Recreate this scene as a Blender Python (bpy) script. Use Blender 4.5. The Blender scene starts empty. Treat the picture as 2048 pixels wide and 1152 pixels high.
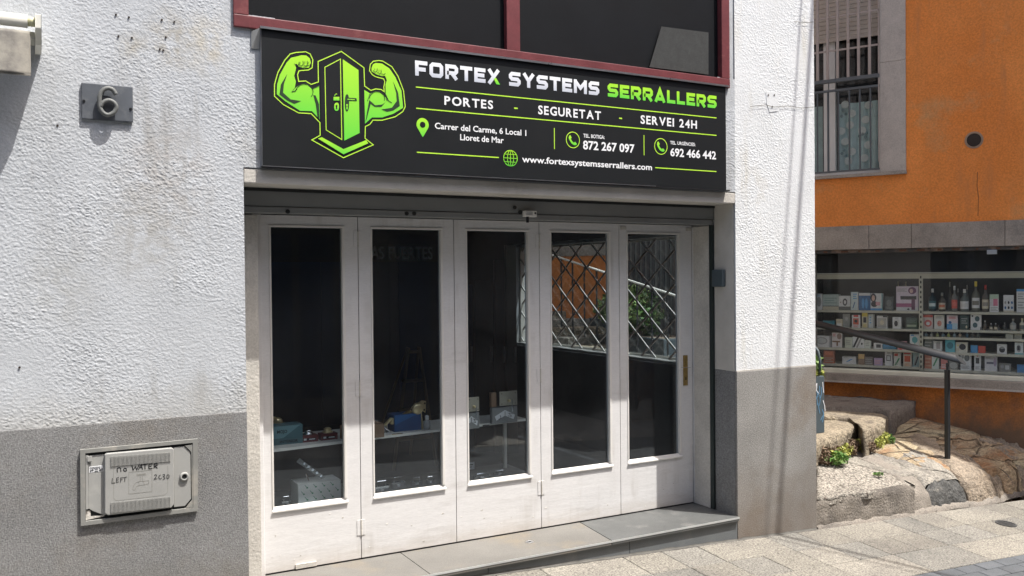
import bpy, bmesh, math, random
import numpy as np
from mathutils import Matrix, Vector
from mathutils import noise as mnoise
random.seed(7); rng = np.random.default_rng(7)
SC = bpy.context.scene
rad = math.radians

# ------------------------------------------------------------------ camera, sky, sun, exposure
F_PX, YAW, PITCH, ROLL = 1765.0, rad(28.8267), rad(-0.7105), rad(-0.5394)
CAM = np.array([0.0, -4.5, 1.7])
fw = np.array([math.sin(YAW)*math.cos(PITCH), math.cos(YAW)*math.cos(PITCH), math.sin(PITCH)])
r0 = np.array([math.cos(YAW), -math.sin(YAW), 0.0]); u0 = np.cross(r0, fw)
rt = math.cos(ROLL)*r0 + math.sin(ROLL)*u0; up = np.cross(rt, fw)
cam_data = bpy.data.cameras.new('camera'); cam = bpy.data.objects.new('camera', cam_data)
SC.collection.objects.link(cam); SC.camera = cam
cam_data.sensor_width = 36.0; cam_data.lens = 36.0*F_PX/2048.0; cam_data.clip_start = 0.05; cam_data.clip_end = 2000
cam.matrix_world = Matrix(((rt[0], up[0], -fw[0], CAM[0]), (rt[1], up[1], -fw[1], CAM[1]), (rt[2], up[2], -fw[2], CAM[2]), (0, 0, 0, 1)))

SUN_T = Vector((-0.83, 1.0, -3.05)).normalized()          # the way the sunlight travels
sun_el = math.asin(-SUN_T.z); sun_az = math.atan2(-SUN_T.x, -SUN_T.y)
world = bpy.data.worlds.new('World'); SC.world = world; world.use_nodes = True
wn = world.node_tree.nodes; wl = world.node_tree.links
sky = wn.new('ShaderNodeTexSky'); sky.sky_type = 'NISHITA'; sky.sun_disc = False
sky.sun_elevation = sun_el; sky.sun_rotation = sun_az; sky.air_density = 1.0; sky.dust_density = 4.0; sky.ozone_density = 0.4
wl.new(sky.outputs['Color'], wn['Background'].inputs['Color']); wn['Background'].inputs['Strength'].default_value = 0.15
sd = bpy.data.lights.new('sun', 'SUN'); sd.energy = 4.0; sd.angle = rad(0.53); sd.color = (1.0, 0.97, 0.925)
so = bpy.data.objects.new('sun', sd); SC.collection.objects.link(so)
so.rotation_euler = SUN_T.to_track_quat('-Z', 'Y').to_euler(); so.location = (8, -10, 25)
SC.view_settings.view_transform = 'Standard'; SC.view_settings.look = 'None'
SC.view_settings.exposure = 0.95; SC.view_settings.gamma = 1.0; SC.view_settings.use_curve_mapping = False
SC.cycles.max_bounces = 10; SC.cycles.transparent_max_bounces = 24; SC.cycles.glossy_bounces = 4
SC.cycles.sample_clamp_indirect = 6

# ------------------------------------------------------------------ measuring helpers (pixel of the photograph -> point on a real plane)
def ray(x, y): return fw + rt*(x-1024)/F_PX - up*(y-576)/F_PX
def PY(x, y, d=0.0): v = ray(x, y); return CAM + v*(4.5+d)/v[1]          # on the plane y = d
def PX(x, y, X0): v = ray(x, y); return CAM + v*X0/v[0]
def PZ(x, y, z0): v = ray(x, y); return CAM + v*(z0-1.7)/v[2]
WA = rad(-28.5)
_v = ray(1900, 700); WO = CAM + _v*8.48; WO[2] = 0
WX = np.array([-math.sin(WA), -math.cos(WA), 0.0]); WY = np.array([math.cos(WA), -math.sin(WA), 0.0])
WROT = math.atan2(WX[1], WX[0])
def PW(x, y, d=0.0):                                                     # on the orange wall plane shifted inwards by d, local coords
    v = ray(x, y); t = ((WO - CAM) @ WY + d)/(v @ WY); P = CAM + v*t - WO
    return np.array([P @ WX, d, P[2]])
def gz(x, y): return 0.0958 - 0.0462*max(-8, min(14, x)) + 0.07*max(-5.5, min(0.5, y))
FL = [(5.9, .0), (6.09, .015), (6.34, .035), (6.57, .065), (6.95, .035), (7.21, .06), (7.41, .115), (7.62, .14), (8.3, .2), (9.4, .3)]
def fl(x):
    for (xa, va), (xb, vb) in zip(FL[:-1], FL[1:]):
        if x <= xb: return va+(vb-va)*(x-xa)/(xb-xa)
    return FL[-1][1]
def tz(x, y):
    return 0.127 - 0.01*x + 0.2*min(y, 6) - .05*max(0, x-8.2) - .115*min(1, max(0, (x-5.95)/.3))*math.exp(-max(0, y-fl(x))/.24)
def PT(x, y, h=0.0):                                                     # on the alley's rising ground
    v = ray(x, y); t = 4.0
    for i in range(400):
        P = CAM + v*t
        if P[2] <= tz(P[0], P[1]) + h: break
        t += 0.02
    return P
def PG(x, y):
    v = ray(x, y); a, b, c = .0958, -.0462, .07; t = (a - 4.5*c - 1.7)/(v[2] - b*v[0] - c*v[1]); return CAM + v*t

# ------------------------------------------------------------------ materials
MATS = {}
def mat(name, col, rough=0.6, metal=0.0, var=0.12, scale=6.0, bump=0.0, bscale=60.0, bdist=0.004, stain=None, sscale=1.5, sth=0.55,
        rnd=0.0, spec=0.5, coat=0.0, stretch=(1, 1, 1), fine=0.0, fscale=200.0, space='world', speck=None, speck_scale=120, cold=None, crackle=0, streak=None, dirtz=None, spots=()):
    if name in MATS: return MATS[name]
    m = bpy.data.materials.new(name); m.use_nodes = True; MATS[name] = m
    nt = m.node_tree; N = nt.nodes; L = nt.links; b = N['Principled BSDF']
    b.inputs['Roughness'].default_value = rough; b.inputs['Metallic'].default_value = metal
    b.inputs['Specular IOR Level'].default_value = spec; b.inputs['Coat Weight'].default_value = coat
    if space == 'world': g = N.new('ShaderNodeNewGeometry'); src = g.outputs['Position']
    else: g = N.new('ShaderNodeTexCoord'); src = g.outputs['Object']
    mp = N.new('ShaderNodeMapping'); L.new(src, mp.inputs['Vector']); mp.inputs['Scale'].default_value = stretch
    vec = mp.outputs['Vector']
    def noise(sc, det=4, ro=0.55, v=vec):
        n = N.new('ShaderNodeTexNoise'); n.inputs['Scale'].default_value = sc; n.inputs['Detail'].default_value = det
        n.inputs['Roughness'].default_value = ro; L.new(v, n.inputs['Vector']); return n
    def mix(fac, a, c, mode='MIX'):
        x = N.new('ShaderNodeMix'); x.data_type = 'RGBA'; x.blend_type = mode
        for inp, val in ((x.inputs[0], fac), (x.inputs[6], a), (x.inputs[7], c)):
            if hasattr(val, 'is_linked') or hasattr(val, 'links'): L.new(val, inp)
            else: inp.default_value = val if not isinstance(val, tuple) else (*val[:3], 1)
        return x.outputs[2]
    def ramp(src_, lo, hi):
        r = N.new('ShaderNodeMapRange'); r.inputs[1].default_value = lo; r.inputs[2].default_value = hi; L.new(src_, r.inputs[0]); return r.outputs[0]
    lo = tuple(c*(1-var) for c in col); hi = tuple(min(1, c*(1+var)) for c in col)
    out = mix(ramp(noise(scale).outputs[0], .3, .7), lo, hi)
    if cold: out = mix(ramp(noise(sscale*.6, 3).outputs[0], .42, .62), out, cold)
    if stain: out = mix(ramp(noise(sscale, 6, .62).outputs[0], sth, sth+.16), out, stain)
    if speck:
        out = mix(ramp(noise(speck_scale, 2, .5).outputs[0], .58, .64), out, speck)
    if fine:
        f = ramp(noise(fscale, 2, .7).outputs[0], .35, .65)
        x = N.new('ShaderNodeMapRange'); L.new(f, x.inputs[0]); x.inputs[3].default_value = 1-fine; x.inputs[4].default_value = 1+fine
        hsv = N.new('ShaderNodeHueSaturation'); L.new(out, hsv.inputs['Color']); L.new(x.outputs[0], hsv.inputs['Value']); out = hsv.outputs[0]
    if rnd:
        oi = N.new('ShaderNodeObjectInfo'); x = N.new('ShaderNodeMapRange'); L.new(oi.outputs['Random'], x.inputs[0])
        x.inputs[3].default_value = 1-rnd; x.inputs[4].default_value = 1+rnd
        hsv = N.new('ShaderNodeHueSaturation'); L.new(out, hsv.inputs['Color']); L.new(x.outputs[0], hsv.inputs['Value']); out = hsv.outputs[0]
    if streak:
        sm = N.new('ShaderNodeMapping'); L.new(src, sm.inputs['Vector']); sm.inputs['Scale'].default_value = (7, 7, .9)
        s1 = ramp(noise(1.6, 5, .6, sm.outputs[0]).outputs[0], .52, .72); s2 = ramp(noise(1.1, 3).outputs[0], .45, .65)
        mm = N.new('ShaderNodeMath'); mm.operation = 'MULTIPLY'; L.new(s1, mm.inputs[0]); L.new(s2, mm.inputs[1]); out = mix(mm.outputs[0], out, streak)
    if dirtz:
        sx = N.new('ShaderNodeSeparateXYZ'); L.new(src, sx.inputs[0]); dz = N.new('ShaderNodeMath'); dz.operation = 'MULTIPLY_ADD'
        L.new(noise(5, 5, .65).outputs[0], dz.inputs[0]); dz.inputs[1].default_value = (dirtz[1]-dirtz[0])*1.6; L.new(sx.outputs[2], dz.inputs[2])
        dm = N.new('ShaderNodeMapRange'); L.new(dz.outputs[0], dm.inputs[0]); k_ = (dirtz[1]-dirtz[0])*.8; dm.inputs[1].default_value = dirtz[0]+k_; dm.inputs[2].default_value = dirtz[1]+k_; dm.inputs[3].default_value = dirtz[3]; dm.inputs[4].default_value = 0
        out = mix(dm.outputs[0], out, dirtz[2])
    for (sx_, sz_, sr_, sc_) in spots:
        pm = N.new('ShaderNodeVectorMath'); pm.operation = 'MULTIPLY'; L.new(src, pm.inputs[0]); pm.inputs[1].default_value = (1, 0, .75)
        dn = N.new('ShaderNodeVectorMath'); dn.operation = 'DISTANCE'; L.new(pm.outputs[0], dn.inputs[0]); dn.inputs[1].default_value = (sx_, 0, sz_*.75)
        pr = N.new('ShaderNodeMapRange'); L.new(dn.outputs['Value'], pr.inputs[0]); pr.inputs[1].default_value = sr_*.25; pr.inputs[2].default_value = sr_; pr.inputs[3].default_value = 1; pr.inputs[4].default_value = 0
        pq = N.new('ShaderNodeMath'); pq.operation = 'MULTIPLY'; L.new(pr.outputs[0], pq.inputs[0]); L.new(ramp(noise(14, 5, .6).outputs[0], .38, .62), pq.inputs[1]); out = mix(pq.outputs[0], out, sc_)
    vd = None
    if crackle:
        wv = N.new('ShaderNodeVectorMath'); wv.operation = 'MULTIPLY_ADD'; L.new(noise(crackle*1.3, 3).outputs[1], wv.inputs[0]); wv.inputs[1].default_value = (.35/crackle,)*3; L.new(vec, wv.inputs[2])
        vo = N.new('ShaderNodeTexVoronoi'); vo.feature = 'DISTANCE_TO_EDGE'; vo.inputs['Scale'].default_value = crackle; L.new(wv.outputs[0], vo.inputs['Vector'])
        vd = ramp(vo.outputs['Distance'], .0, .03)
        out = mix(vd, tuple(c*.62 for c in col), out)
    L.new(out, b.inputs['Base Color'])
    rr = N.new('ShaderNodeMapRange'); L.new(noise(scale*2.3).outputs[0], rr.inputs[0]); rr.inputs[3].default_value = max(0.02, rough*.8); rr.inputs[4].default_value = min(1, rough*1.2)
    L.new(rr.outputs[0], b.inputs['Roughness'])
    if bump:
        bn = N.new('ShaderNodeBump'); bn.inputs['Strength'].default_value = bump; bn.inputs['Distance'].default_value = bdist
        hsrc = noise(bscale, 5, .6).outputs[0]
        if vd is not None:
            ad = N.new('ShaderNodeMath'); ad.operation = 'MULTIPLY_ADD'; L.new(vd, ad.inputs[0]); ad.inputs[1].default_value = .6; L.new(hsrc, ad.inputs[2]); hsrc = ad.outputs[0]
        L.new(hsrc, bn.inputs['Height']); L.new(bn.outputs[0], b.inputs['Normal'])
    return m

def glass_mat(name, tint=(.93, .96, .95), refl=1.0, dust=.02):
    m = bpy.data.materials.new(name); m.use_nodes = True; N = m.node_tree.nodes; L = m.node_tree.links; N.clear()
    o = N.new('ShaderNodeOutputMaterial'); mx = N.new('ShaderNodeMixShader'); t = N.new('ShaderNodeBsdfTransparent'); g = N.new('ShaderNodeBsdfGlossy')
    fr = N.new('ShaderNodeFresnel'); ge = N.new('ShaderNodeNewGeometry'); mr = N.new('ShaderNodeMapRange'); mr.inputs[3].default_value = 1.5; mr.inputs[4].default_value = 1/1.5
    L.new(ge.outputs['Backfacing'], mr.inputs[0]); L.new(mr.outputs[0], fr.inputs['IOR'])
    mu = N.new('ShaderNodeMath'); mu.operation = 'MULTIPLY'; mu.inputs[1].default_value = refl; mu.use_clamp = True
    ns = N.new('ShaderNodeTexNoise'); ns.inputs['Scale'].default_value = 1.3; geo = N.new('ShaderNodeNewGeometry'); L.new(geo.outputs['Position'], ns.inputs['Vector'])
    bp = N.new('ShaderNodeBump'); bp.inputs['Strength'].default_value = .25; bp.inputs['Distance'].default_value = .004; L.new(ns.outputs[0], bp.inputs['Height'])
    L.new(bp.outputs[0], g.inputs['Normal'])
    df = N.new('ShaderNodeBsdfDiffuse'); df.inputs[0].default_value = (.55, .57, .58, 1); dmx = N.new('ShaderNodeMixShader'); dn = N.new('ShaderNodeTexNoise'); dn.inputs['Scale'].default_value = 3.0; dn.inputs['Detail'].default_value = 5; L.new(geo.outputs['Position'], dn.inputs['Vector'])
    dr = N.new('ShaderNodeMapRange'); L.new(dn.outputs[0], dr.inputs[0]); dr.inputs[1].default_value = .3; dr.inputs[2].default_value = .75; dr.inputs[3].default_value = dust*.4; dr.inputs[4].default_value = dust*1.8
    t.inputs[0].default_value = (*tint, 1); g.inputs['Roughness'].default_value = 0.0
    L.new(fr.outputs[0], mu.inputs[0]); L.new(mu.outputs[0], mx.inputs[0]); L.new(t.outputs[0], mx.inputs[1]); L.new(g.outputs[0], mx.inputs[2]); L.new(dr.outputs[0], dmx.inputs[0]); L.new(mx.outputs[0], dmx.inputs[1]); L.new(df.outputs[0], dmx.inputs[2]); L.new(dmx.outputs[0], o.inputs[0])
    MATS[name] = m; return m

def grad_mat(name, top, bot, rough=.45):
    m = bpy.data.materials.new(name); m.use_nodes = True; N = m.node_tree.nodes; L = m.node_tree.links; b = N['Principled BSDF']
    tc = N.new('ShaderNodeTexCoord'); s = N.new('ShaderNodeSeparateXYZ'); L.new(tc.outputs['Generated'], s.inputs[0])
    x = N.new('ShaderNodeMix'); x.data_type = 'RGBA'; L.new(s.outputs[2], x.inputs[0]); x.inputs[6].default_value = (*bot, 1); x.inputs[7].default_value = (*top, 1)
    L.new(x.outputs[2], b.inputs['Base Color']); b.inputs['Roughness'].default_value = rough; MATS[name] = m; return m

# ------------------------------------------------------------------ mesh helpers
MW = {}
def coll(o): SC.collection.objects.link(o)
def props(o, label=None, cat=None, group=None, kind=None):
    if label: o['label'] = label
    if cat: o['category'] = cat
    if group: o['group'] = group
    if kind: o['kind'] = kind
    return o
def empty(name, loc, label=None, cat=None, group=None, kind=None, rotz=0.0, parent=None):
    o = bpy.data.objects.new(name, None); coll(o); o.empty_display_size = .1
    W = Matrix.Translation(Vector(loc)) @ Matrix.Rotation(rotz, 4, 'Z')
    if parent: o.parent = parent; o.matrix_basis = MW[parent.name].inverted() @ W
    else: o.matrix_basis = W
    MW[o.name] = W
    return props(o, label, cat, group, kind)
WM = Matrix.Translation(Vector(WO)) @ Matrix.Rotation(WROT, 4, 'Z')

class MB:
    def __init__(s, M=None): s.v = []; s.f = []; s.M = M
    def add(s, vs, fs):
        n = len(s.v)
        if s.M is not None: vs = [tuple(s.M @ Vector(v)) for v in vs]
        s.v += [tuple(map(float, v)) for v in vs]; s.f += [tuple(i+n for i in f) for f in fs]; return s
    def box(s, x0, x1, y0, y1, z0, z1):
        vs = [(x, y, z) for z in (z0, z1) for y in (y0, y1) for x in (x0, x1)]
        return s.add(vs, [(0, 2, 3, 1), (4, 5, 7, 6), (0, 1, 5, 4), (2, 6, 7, 3), (0, 4, 6, 2), (1, 3, 7, 5)])
    def prism(s, poly, y0, y1):            # polygon in x,z pushed through y
        n = len(poly)
        vs = [(p[0], y0, p[1]) for p in poly] + [(p[0], y1, p[1]) for p in poly]
        fs = [tuple(range(n)), tuple(range(2*n-1, n-1, -1))] + [(i, i+n, (i+1) % n+n, (i+1) % n) for i in range(n)]
        return s.add(vs, fs)
    def prismz(s, poly, z0, z1):           # polygon in x,y
        n = len(poly); vs = [(p[0], p[1], z0) for p in poly] + [(p[0], p[1], z1) for p in poly]
        return s.add(vs, [tuple(range(n-1, -1, -1)), tuple(range(n, 2*n))] + [(i, (i+1) % n, (i+1) % n+n, i+n) for i in range(n)])
    def flat(s, poly, y): return s.add([(p[0], y, p[1]) for p in poly], [tuple(range(len(poly)))])
    def tube(s, pts, r, n=10, cap=True, closed=False):
        pts = [Vector(p) for p in pts]; rs = r if isinstance(r, (list, tuple)) else [r]*len(pts); vs = []; m = len(pts)
        prev = None
        for i, p in enumerate(pts):
            if closed: d = pts[(i+1) % m] - pts[i-1]
            else: d = pts[min(i+1, m-1)] - pts[max(i-1, 0)]
            d.normalize()
            a = Vector((0, 0, 1)) if abs(d.z) < .95 else Vector((1, 0, 0))
            if prev is not None: a = prev
            x = d.cross(a)
            if x.length < 1e-6: x = d.cross(Vector((0, 1, 0)))
            x.normalize(); y = x.cross(d).normalized(); prev = y
            vs += [tuple(p + (x*math.cos(t) + y*math.sin(t))*rs[i]) for t in [2*math.pi*k/n for k in range(n)]]
        fs = []
        for i in range(m if closed else m-1):
            for k in range(n): a0 = i*n+k; a1 = i*n+(k+1) % n; j = (i+1) % m; fs.append((a0, a1, j*n+(k+1) % n, j*n+k))
        if cap and not closed: fs += [tuple(range(n-1, -1, -1)), tuple((m-1)*n+k for k in range(n))]
        return s.add(vs, fs)
    def lathe(s, prof, c, n=20, axis='z'):
        vs = []; m = len(prof)
        for r, h in prof:
            for k in range(n):
                t = 2*math.pi*k/n; a, b_ = r*math.cos(t), r*math.sin(t)
                vs.append((c[0]+a, c[1]+b_, c[2]+h) if axis == 'z' else (c[0]+a, c[1]+h, c[2]+b_))
        fs = [(i*n+k, i*n+(k+1) % n, (i+1)*n+(k+1) % n, (i+1)*n+k) for i in range(m-1) for k in range(n)]
        fs += [tuple(range(n-1, -1, -1)), tuple((m-1)*n+k for k in range(n))]
        return s.add(vs, fs)
    def stroke(s, pts, w, y, closed=False):      # flat band of width w in the x,z plane at depth y
        P = [Vector((p[0], p[1])) for p in pts]; m = len(P); Ls = []; Rs = []
        for i in range(m):
            if closed: a, b_ = P[i]-P[i-1], P[(i+1) % m]-P[i]
            else:
                a = P[i]-P[i-1] if i else P[1]-P[0]; b_ = P[i+1]-P[i] if i < m-1 else P[i]-P[i-1]
            a = a.normalized(); b_ = b_.normalized(); n1 = Vector((-a.y, a.x)); n2 = Vector((-b_.y, b_.x)); q = n1+n2
            if q.length < 1e-4: q = n1
            q.normalize(); k = (w/2)/max(.35, q.dot(n1)); Ls.append(P[i]+q*k); Rs.append(P[i]-q*k)
        vs = [(p.x, y, p.y) for p in Ls] + [(p.x, y, p.y) for p in Rs]
        fs = [(i, (i+1) % m, (i+1) % m+m, i+m) for i in range(m if closed else m-1)]
        return s.add(vs, fs)
    def build(s, name, m, parent=None, label=None, cat=None, group=None, kind=None, bevel=0, smooth=False, seg=2, tri=False, base=False, data=None):
        if isinstance(m, str): m = MATS[m]
        V = np.array(s.v); lo, hi = V.min(0), V.max(0); c = (lo+hi)/2
        if parent is None: c[2] = lo[2]
        if parent is not None:
            Wp = MW[parent.name]; Rm = Matrix.Rotation(Wp.to_euler().z, 4, 'Z')
        else: Rm = Matrix.Identity(4)
        if parent is None and s.M is not None: Rm = Matrix.Rotation(s.M.to_euler().z, 4, 'Z')
        W = Matrix.Translation(Vector(c)) @ Rm; Wi = W.inverted()
        me = bpy.data.meshes.new(name); me.from_pydata([tuple(Wi @ Vector(v)) for v in s.v], [], s.f); me.validate()
        if bevel:
            bm = bmesh.new(); bm.from_mesh(me)
            es = [e for e in bm.edges if len(e.link_faces) == 2 and e.calc_face_angle(0) > .5]
            bmesh.ops.bevel(bm, geom=es, offset=bevel, segments=seg, affect='EDGES', profile=.6)
            bm.to_mesh(me); bm.free()
        if smooth:
            for p in me.polygons: p.use_smooth = True
        me.materials.append(m)
        o = bpy.data.objects.new(name, me); coll(o)
        if parent is not None: o.parent = parent; o.matrix_basis = Wp.inverted() @ W
        else: o.matrix_basis = W
        MW[o.name] = W
        return props(o, label, cat, group, kind)

def text_pts(txt, bold=0.0):
    cu = bpy.data.curves.new('t', 'FONT'); cu.body = txt; cu.size = 1; cu.offset = bold; cu.resolution_u = 3
    o = bpy.data.objects.new('t', cu); me = o.to_mesh(); vs = np.array([v.co[:] for v in me.vertices]); fs = [tuple(p.vertices) for p in me.polygons]
    o.to_mesh_clear(); bpy.data.objects.remove(o); bpy.data.curves.remove(cu); return vs, fs
_H = text_pts('H')[0][:, 1].max()
def text(mb, txt, x0, x1, zb, cap, y, bold=0.0):       # lettering between x0 and x1, baseline zb, capitals cap high, on the plane y
    vs, fs = text_pts(txt, bold); a, b_ = vs[:, 0].min(), vs[:, 0].max()
    k = (x1-x0)/(b_-a); mb.add([(x0+(v[0]-a)*k, y, zb+v[1]*cap/_H) for v in vs], fs); return mb

def nz(x, y, z): return mnoise.noise(Vector((x, y, z)))
def dup(root, loc, label=None):
    def cp(o, parent):
        c = o.copy(); coll(c); c.parent = parent
        for ch in list(o.children): cp(ch, c)
        return c
    r = cp(root, None); r.location = loc
    if label: r['label'] = label
    return r

def catmull(pts, k=5):
    P = [np.array(p, float) for p in pts]; P = [2*P[0]-P[1]]+P+[2*P[-1]-P[-2]]; out = []
    for i in range(1, len(P)-2):
        for j in range(k):
            t = j/k; out.append(tuple(.5*((2*P[i])+(P[i+1]-P[i-1])*t+(2*P[i-1]-5*P[i]+4*P[i+1]-P[i+2])*t*t+(3*P[i]-P[i-1]-3*P[i+1]+P[i+2])*t**3)))
    return out+[tuple(P[-2])]
# ------------------------------------------------------------------ material library
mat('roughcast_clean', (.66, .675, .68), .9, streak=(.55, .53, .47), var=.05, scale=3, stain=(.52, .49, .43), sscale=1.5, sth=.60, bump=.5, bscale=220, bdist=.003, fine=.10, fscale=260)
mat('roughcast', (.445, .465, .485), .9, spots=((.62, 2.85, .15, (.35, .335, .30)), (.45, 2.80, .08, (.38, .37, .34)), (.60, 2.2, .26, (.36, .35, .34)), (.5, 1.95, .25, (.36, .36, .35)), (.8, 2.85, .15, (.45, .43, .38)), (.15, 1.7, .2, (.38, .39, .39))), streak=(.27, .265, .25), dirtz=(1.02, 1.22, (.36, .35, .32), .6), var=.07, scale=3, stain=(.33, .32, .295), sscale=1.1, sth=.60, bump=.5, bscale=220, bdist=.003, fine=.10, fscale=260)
mat('plaster_smooth', (.50, .475, .43), .85, var=.1, scale=5, stain=(.36, .33, .28), sscale=2.2, sth=.55, bump=.5, bscale=60, bdist=.006)
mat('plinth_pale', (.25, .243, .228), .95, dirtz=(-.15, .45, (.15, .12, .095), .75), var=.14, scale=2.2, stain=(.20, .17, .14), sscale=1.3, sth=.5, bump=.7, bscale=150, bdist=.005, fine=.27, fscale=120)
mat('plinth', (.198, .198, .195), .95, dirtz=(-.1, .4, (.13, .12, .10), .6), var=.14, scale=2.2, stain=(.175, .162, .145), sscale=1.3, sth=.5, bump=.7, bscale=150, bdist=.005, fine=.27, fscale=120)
mat('white_wood', (.67, .66, .65), .45, var=.03, scale=3, stain=(.56, .545, .53), sscale=1.6, sth=.6, streak=(.53, .51, .485), dirtz=(.05, .17, (.46, .415, .36), .6), bump=.14, bscale=7, bdist=.01, stretch=(1, 1, 5), fine=.04, fscale=40)
mat('white_bead', (.70, .68, .64), .4, var=.05)
mat('old_trim', (.50, .475, .43), .8, var=.12, scale=6, stain=(.3, .26, .2), sscale=4, sth=.6, bump=.6, bscale=60, bdist=.006, fine=.1, fscale=90)
mat('shutter_metal', (.20, .205, .20), .45, var=.12, scale=3, stain=(.12, .11, .09), sscale=3, sth=.58, bump=.15, bscale=30)
mat('dark_gap', (.012, .014, .014), .8)
mat('guide_green', (.018, .028, .026), .5)
mat('burgundy', (.15, .036, .04), .42, var=.15, scale=8, stain=(.26, .09, .085), sscale=6, sth=.58, fine=.08, fscale=60)
mat('mesh_dark', (.005, .006, .008), .6, spec=.15, var=.2, scale=3, bump=.3, bscale=300, fine=.2, fscale=350)
mat('mesh_lit_grey', (.030, .032, .031), .8, var=.15, scale=20, fine=.5, fscale=260)  # paler grey for the light patch on the dark window screen
mat('sign_panel', (.009, .0105, .012), .5, var=.06, scale=1.2, spec=.25)
mat('black_metal', (.015, .016, .018), .35, var=.1, spec=.5)
mat('aluminium', (.62, .63, .64), .3, metal=1.0)
mat('print_white', (.78, .79, .80), .5, var=.02)
grad_mat('print_green', (.40, .76, .03), (.12, .62, .05)); grad_mat('print_lime', (.50, .80, .06), (.44, .76, .05)); grad_mat('print_silver', (.85, .87, .9), (.50, .53, .60))
mat('print_dark', (.012, .035, .012), .5, var=.05)
mat('granite_sill', (.10, .103, .10), .5, var=.12, scale=4, stain=(.16, .158, .15), sscale=6, sth=.56, fine=.22, fscale=240, spec=.4)
mat('granite_dirty', (.155, .148, .134), .75, var=.16, scale=2.2, stain=(.205, .175, .13), sscale=2.0, sth=.52, fine=.18, fscale=200, bump=.3, bscale=60)
mat('granite_riser', (.12, .13, .135), .5, var=.12, scale=5, fine=.2, fscale=240, stain=(.17, .17, .165), sscale=3)
mat('sill_edge', (.42, .43, .42), .35, var=.1)
mat('slab_grey', (.185, .175, .153), .85, var=.1, scale=1.3, stain=(.14, .135, .12), sscale=1.2, sth=.5, fine=.5, fscale=95, rnd=.12, bump=.5, bscale=160, bdist=.002, speck=(.10, .095, .085), speck_scale=90)
mat('slab', (.208, .193, .162), .85, var=.1, scale=1.3, stain=(.16, .148, .128), sscale=1.2, sth=.5, fine=.5, fscale=95, rnd=.16, bump=.5, bscale=160, bdist=.002, speck=(.12, .11, .095), speck_scale=90)
mat('road_block', (.085, .092, .10), .8, var=.12, scale=8, fine=.25, fscale=180, rnd=.15, bump=.4, bscale=160)
mat('mortar', (.10, .095, .085), .95, var=.2, scale=20)
mat('ground_mat', (.17, .17, .165), .9, var=.15, scale=2, fine=.2, fscale=90, stain=(.12, .12, .12))
mat('orange', (.74, .248, .054), .92, streak=(.56, .20, .06), var=.10, scale=3.2, stain=(.56, .28, .11), sscale=1.7, sth=.57, bump=.5, bscale=40, bdist=.006, fine=.12, fscale=60, cold=(.70, .215, .040))
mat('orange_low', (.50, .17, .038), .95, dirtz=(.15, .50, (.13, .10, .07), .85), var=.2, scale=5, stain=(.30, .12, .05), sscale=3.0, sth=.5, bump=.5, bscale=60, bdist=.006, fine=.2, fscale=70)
mat('stone_band', (.31, .27, .23), .8, var=.12, scale=5, stain=(.22, .195, .17), sscale=4, sth=.52, fine=.16, fscale=90, bump=.2, bscale=60)
mat('stone_trim', (.44, .39, .345), .7, var=.08, scale=9, fine=.12, fscale=100, stain=(.36, .32, .285), sscale=7)
mat('bar_brown', (.36, .30, .27), .55, var=.1, scale=9, stain=(.13, .07, .045), sscale=9, sth=.6)
mat('bar_dark', (.09, .098, .105), .5, var=.1)
mat('shutter_beige', (.50, .43, .36), .6, var=.08, scale=8)
mat('pvc', (.72, .69, .65), .35, var=.03)
mat('curtain', (.52, .68, .69), .85, var=.1, scale=14)
mat('curtain_dot', (.72, .76, .74), .85, var=.08, scale=30)
mat('curtain_dark', (.20, .30, .32), .85)
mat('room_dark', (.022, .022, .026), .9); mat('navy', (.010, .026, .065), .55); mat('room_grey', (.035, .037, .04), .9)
mat('shelf_white', (.68, .68, .64), .4, var=.04); mat('shelf_cream', (.66, .64, .53), .5, var=.06)
mat('rock_orange', (.36, .262, .165), .9, var=.25, scale=7, stain=(.31, .165, .08), sscale=2.4, sth=.49, bump=1, bscale=15, bdist=.06, fine=.3, fscale=50, cold=(.42, .35, .23), stretch=(.6, 2.2, 1), crackle=2.0)
mat('rock_grey', (.25, .23, .195), .9, var=.2, scale=7, stain=(.175, .16, .14), sscale=3.6, sth=.5, bump=1, bscale=20, bdist=.04, fine=.32, fscale=60, rnd=.08)
mat('rock_dark', (.075, .074, .07), .9, var=.25, scale=14, stain=(.28, .26, .22), sscale=7, sth=.56, bump=1, bscale=26, bdist=.03, fine=.2, fscale=70)
mat('rock_tan', (.27, .22, .165), .9, var=.22, scale=8, stain=(.19, .145, .10), sscale=5, sth=.5, bump=1, bscale=18, bdist=.045, fine=.3, fscale=60)
mat('step_stone', (.27, .225, .16), .92, var=.16, scale=5, stain=(.17, .14, .105), sscale=6, sth=.5, bump=1, bscale=22, bdist=.05, fine=.35, fscale=60)
mat('step_face', (.24, .21, .17), .95, var=.25, scale=12, stain=(.12, .10, .08), sscale=12, sth=.5, bump=1, bscale=40, bdist=.03)
mat('pebble', (.29, .265, .225), .9, var=.14, scale=4, bump=1, bscale=70, bdist=.02, fine=.6, fscale=60, speck=(.10, .08, .065), speck_scale=48)
mat('concrete_face', (.22, .195, .165), .95, var=.18, scale=6, stain=(.13, .115, .1), sscale=3.2, sth=.5, bump=1, bscale=60, bdist=.01, fine=.2, fscale=90)
mat('dirt', (.17, .135, .10), .95, var=.25, scale=9, bump=1, bscale=40, bdist=.02, fine=.2, fscale=60)
mat('leaf', (.085, .19, .035), .6, var=.3, scale=30, rnd=.2); mat('leaf_pale', (.22, .33, .10), .6, var=.3, scale=30); mat('leaf_yellow', (.40, .42, .10), .6, var=.25, scale=40)
mat('twig', (.16, .11, .07), .9)
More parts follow.
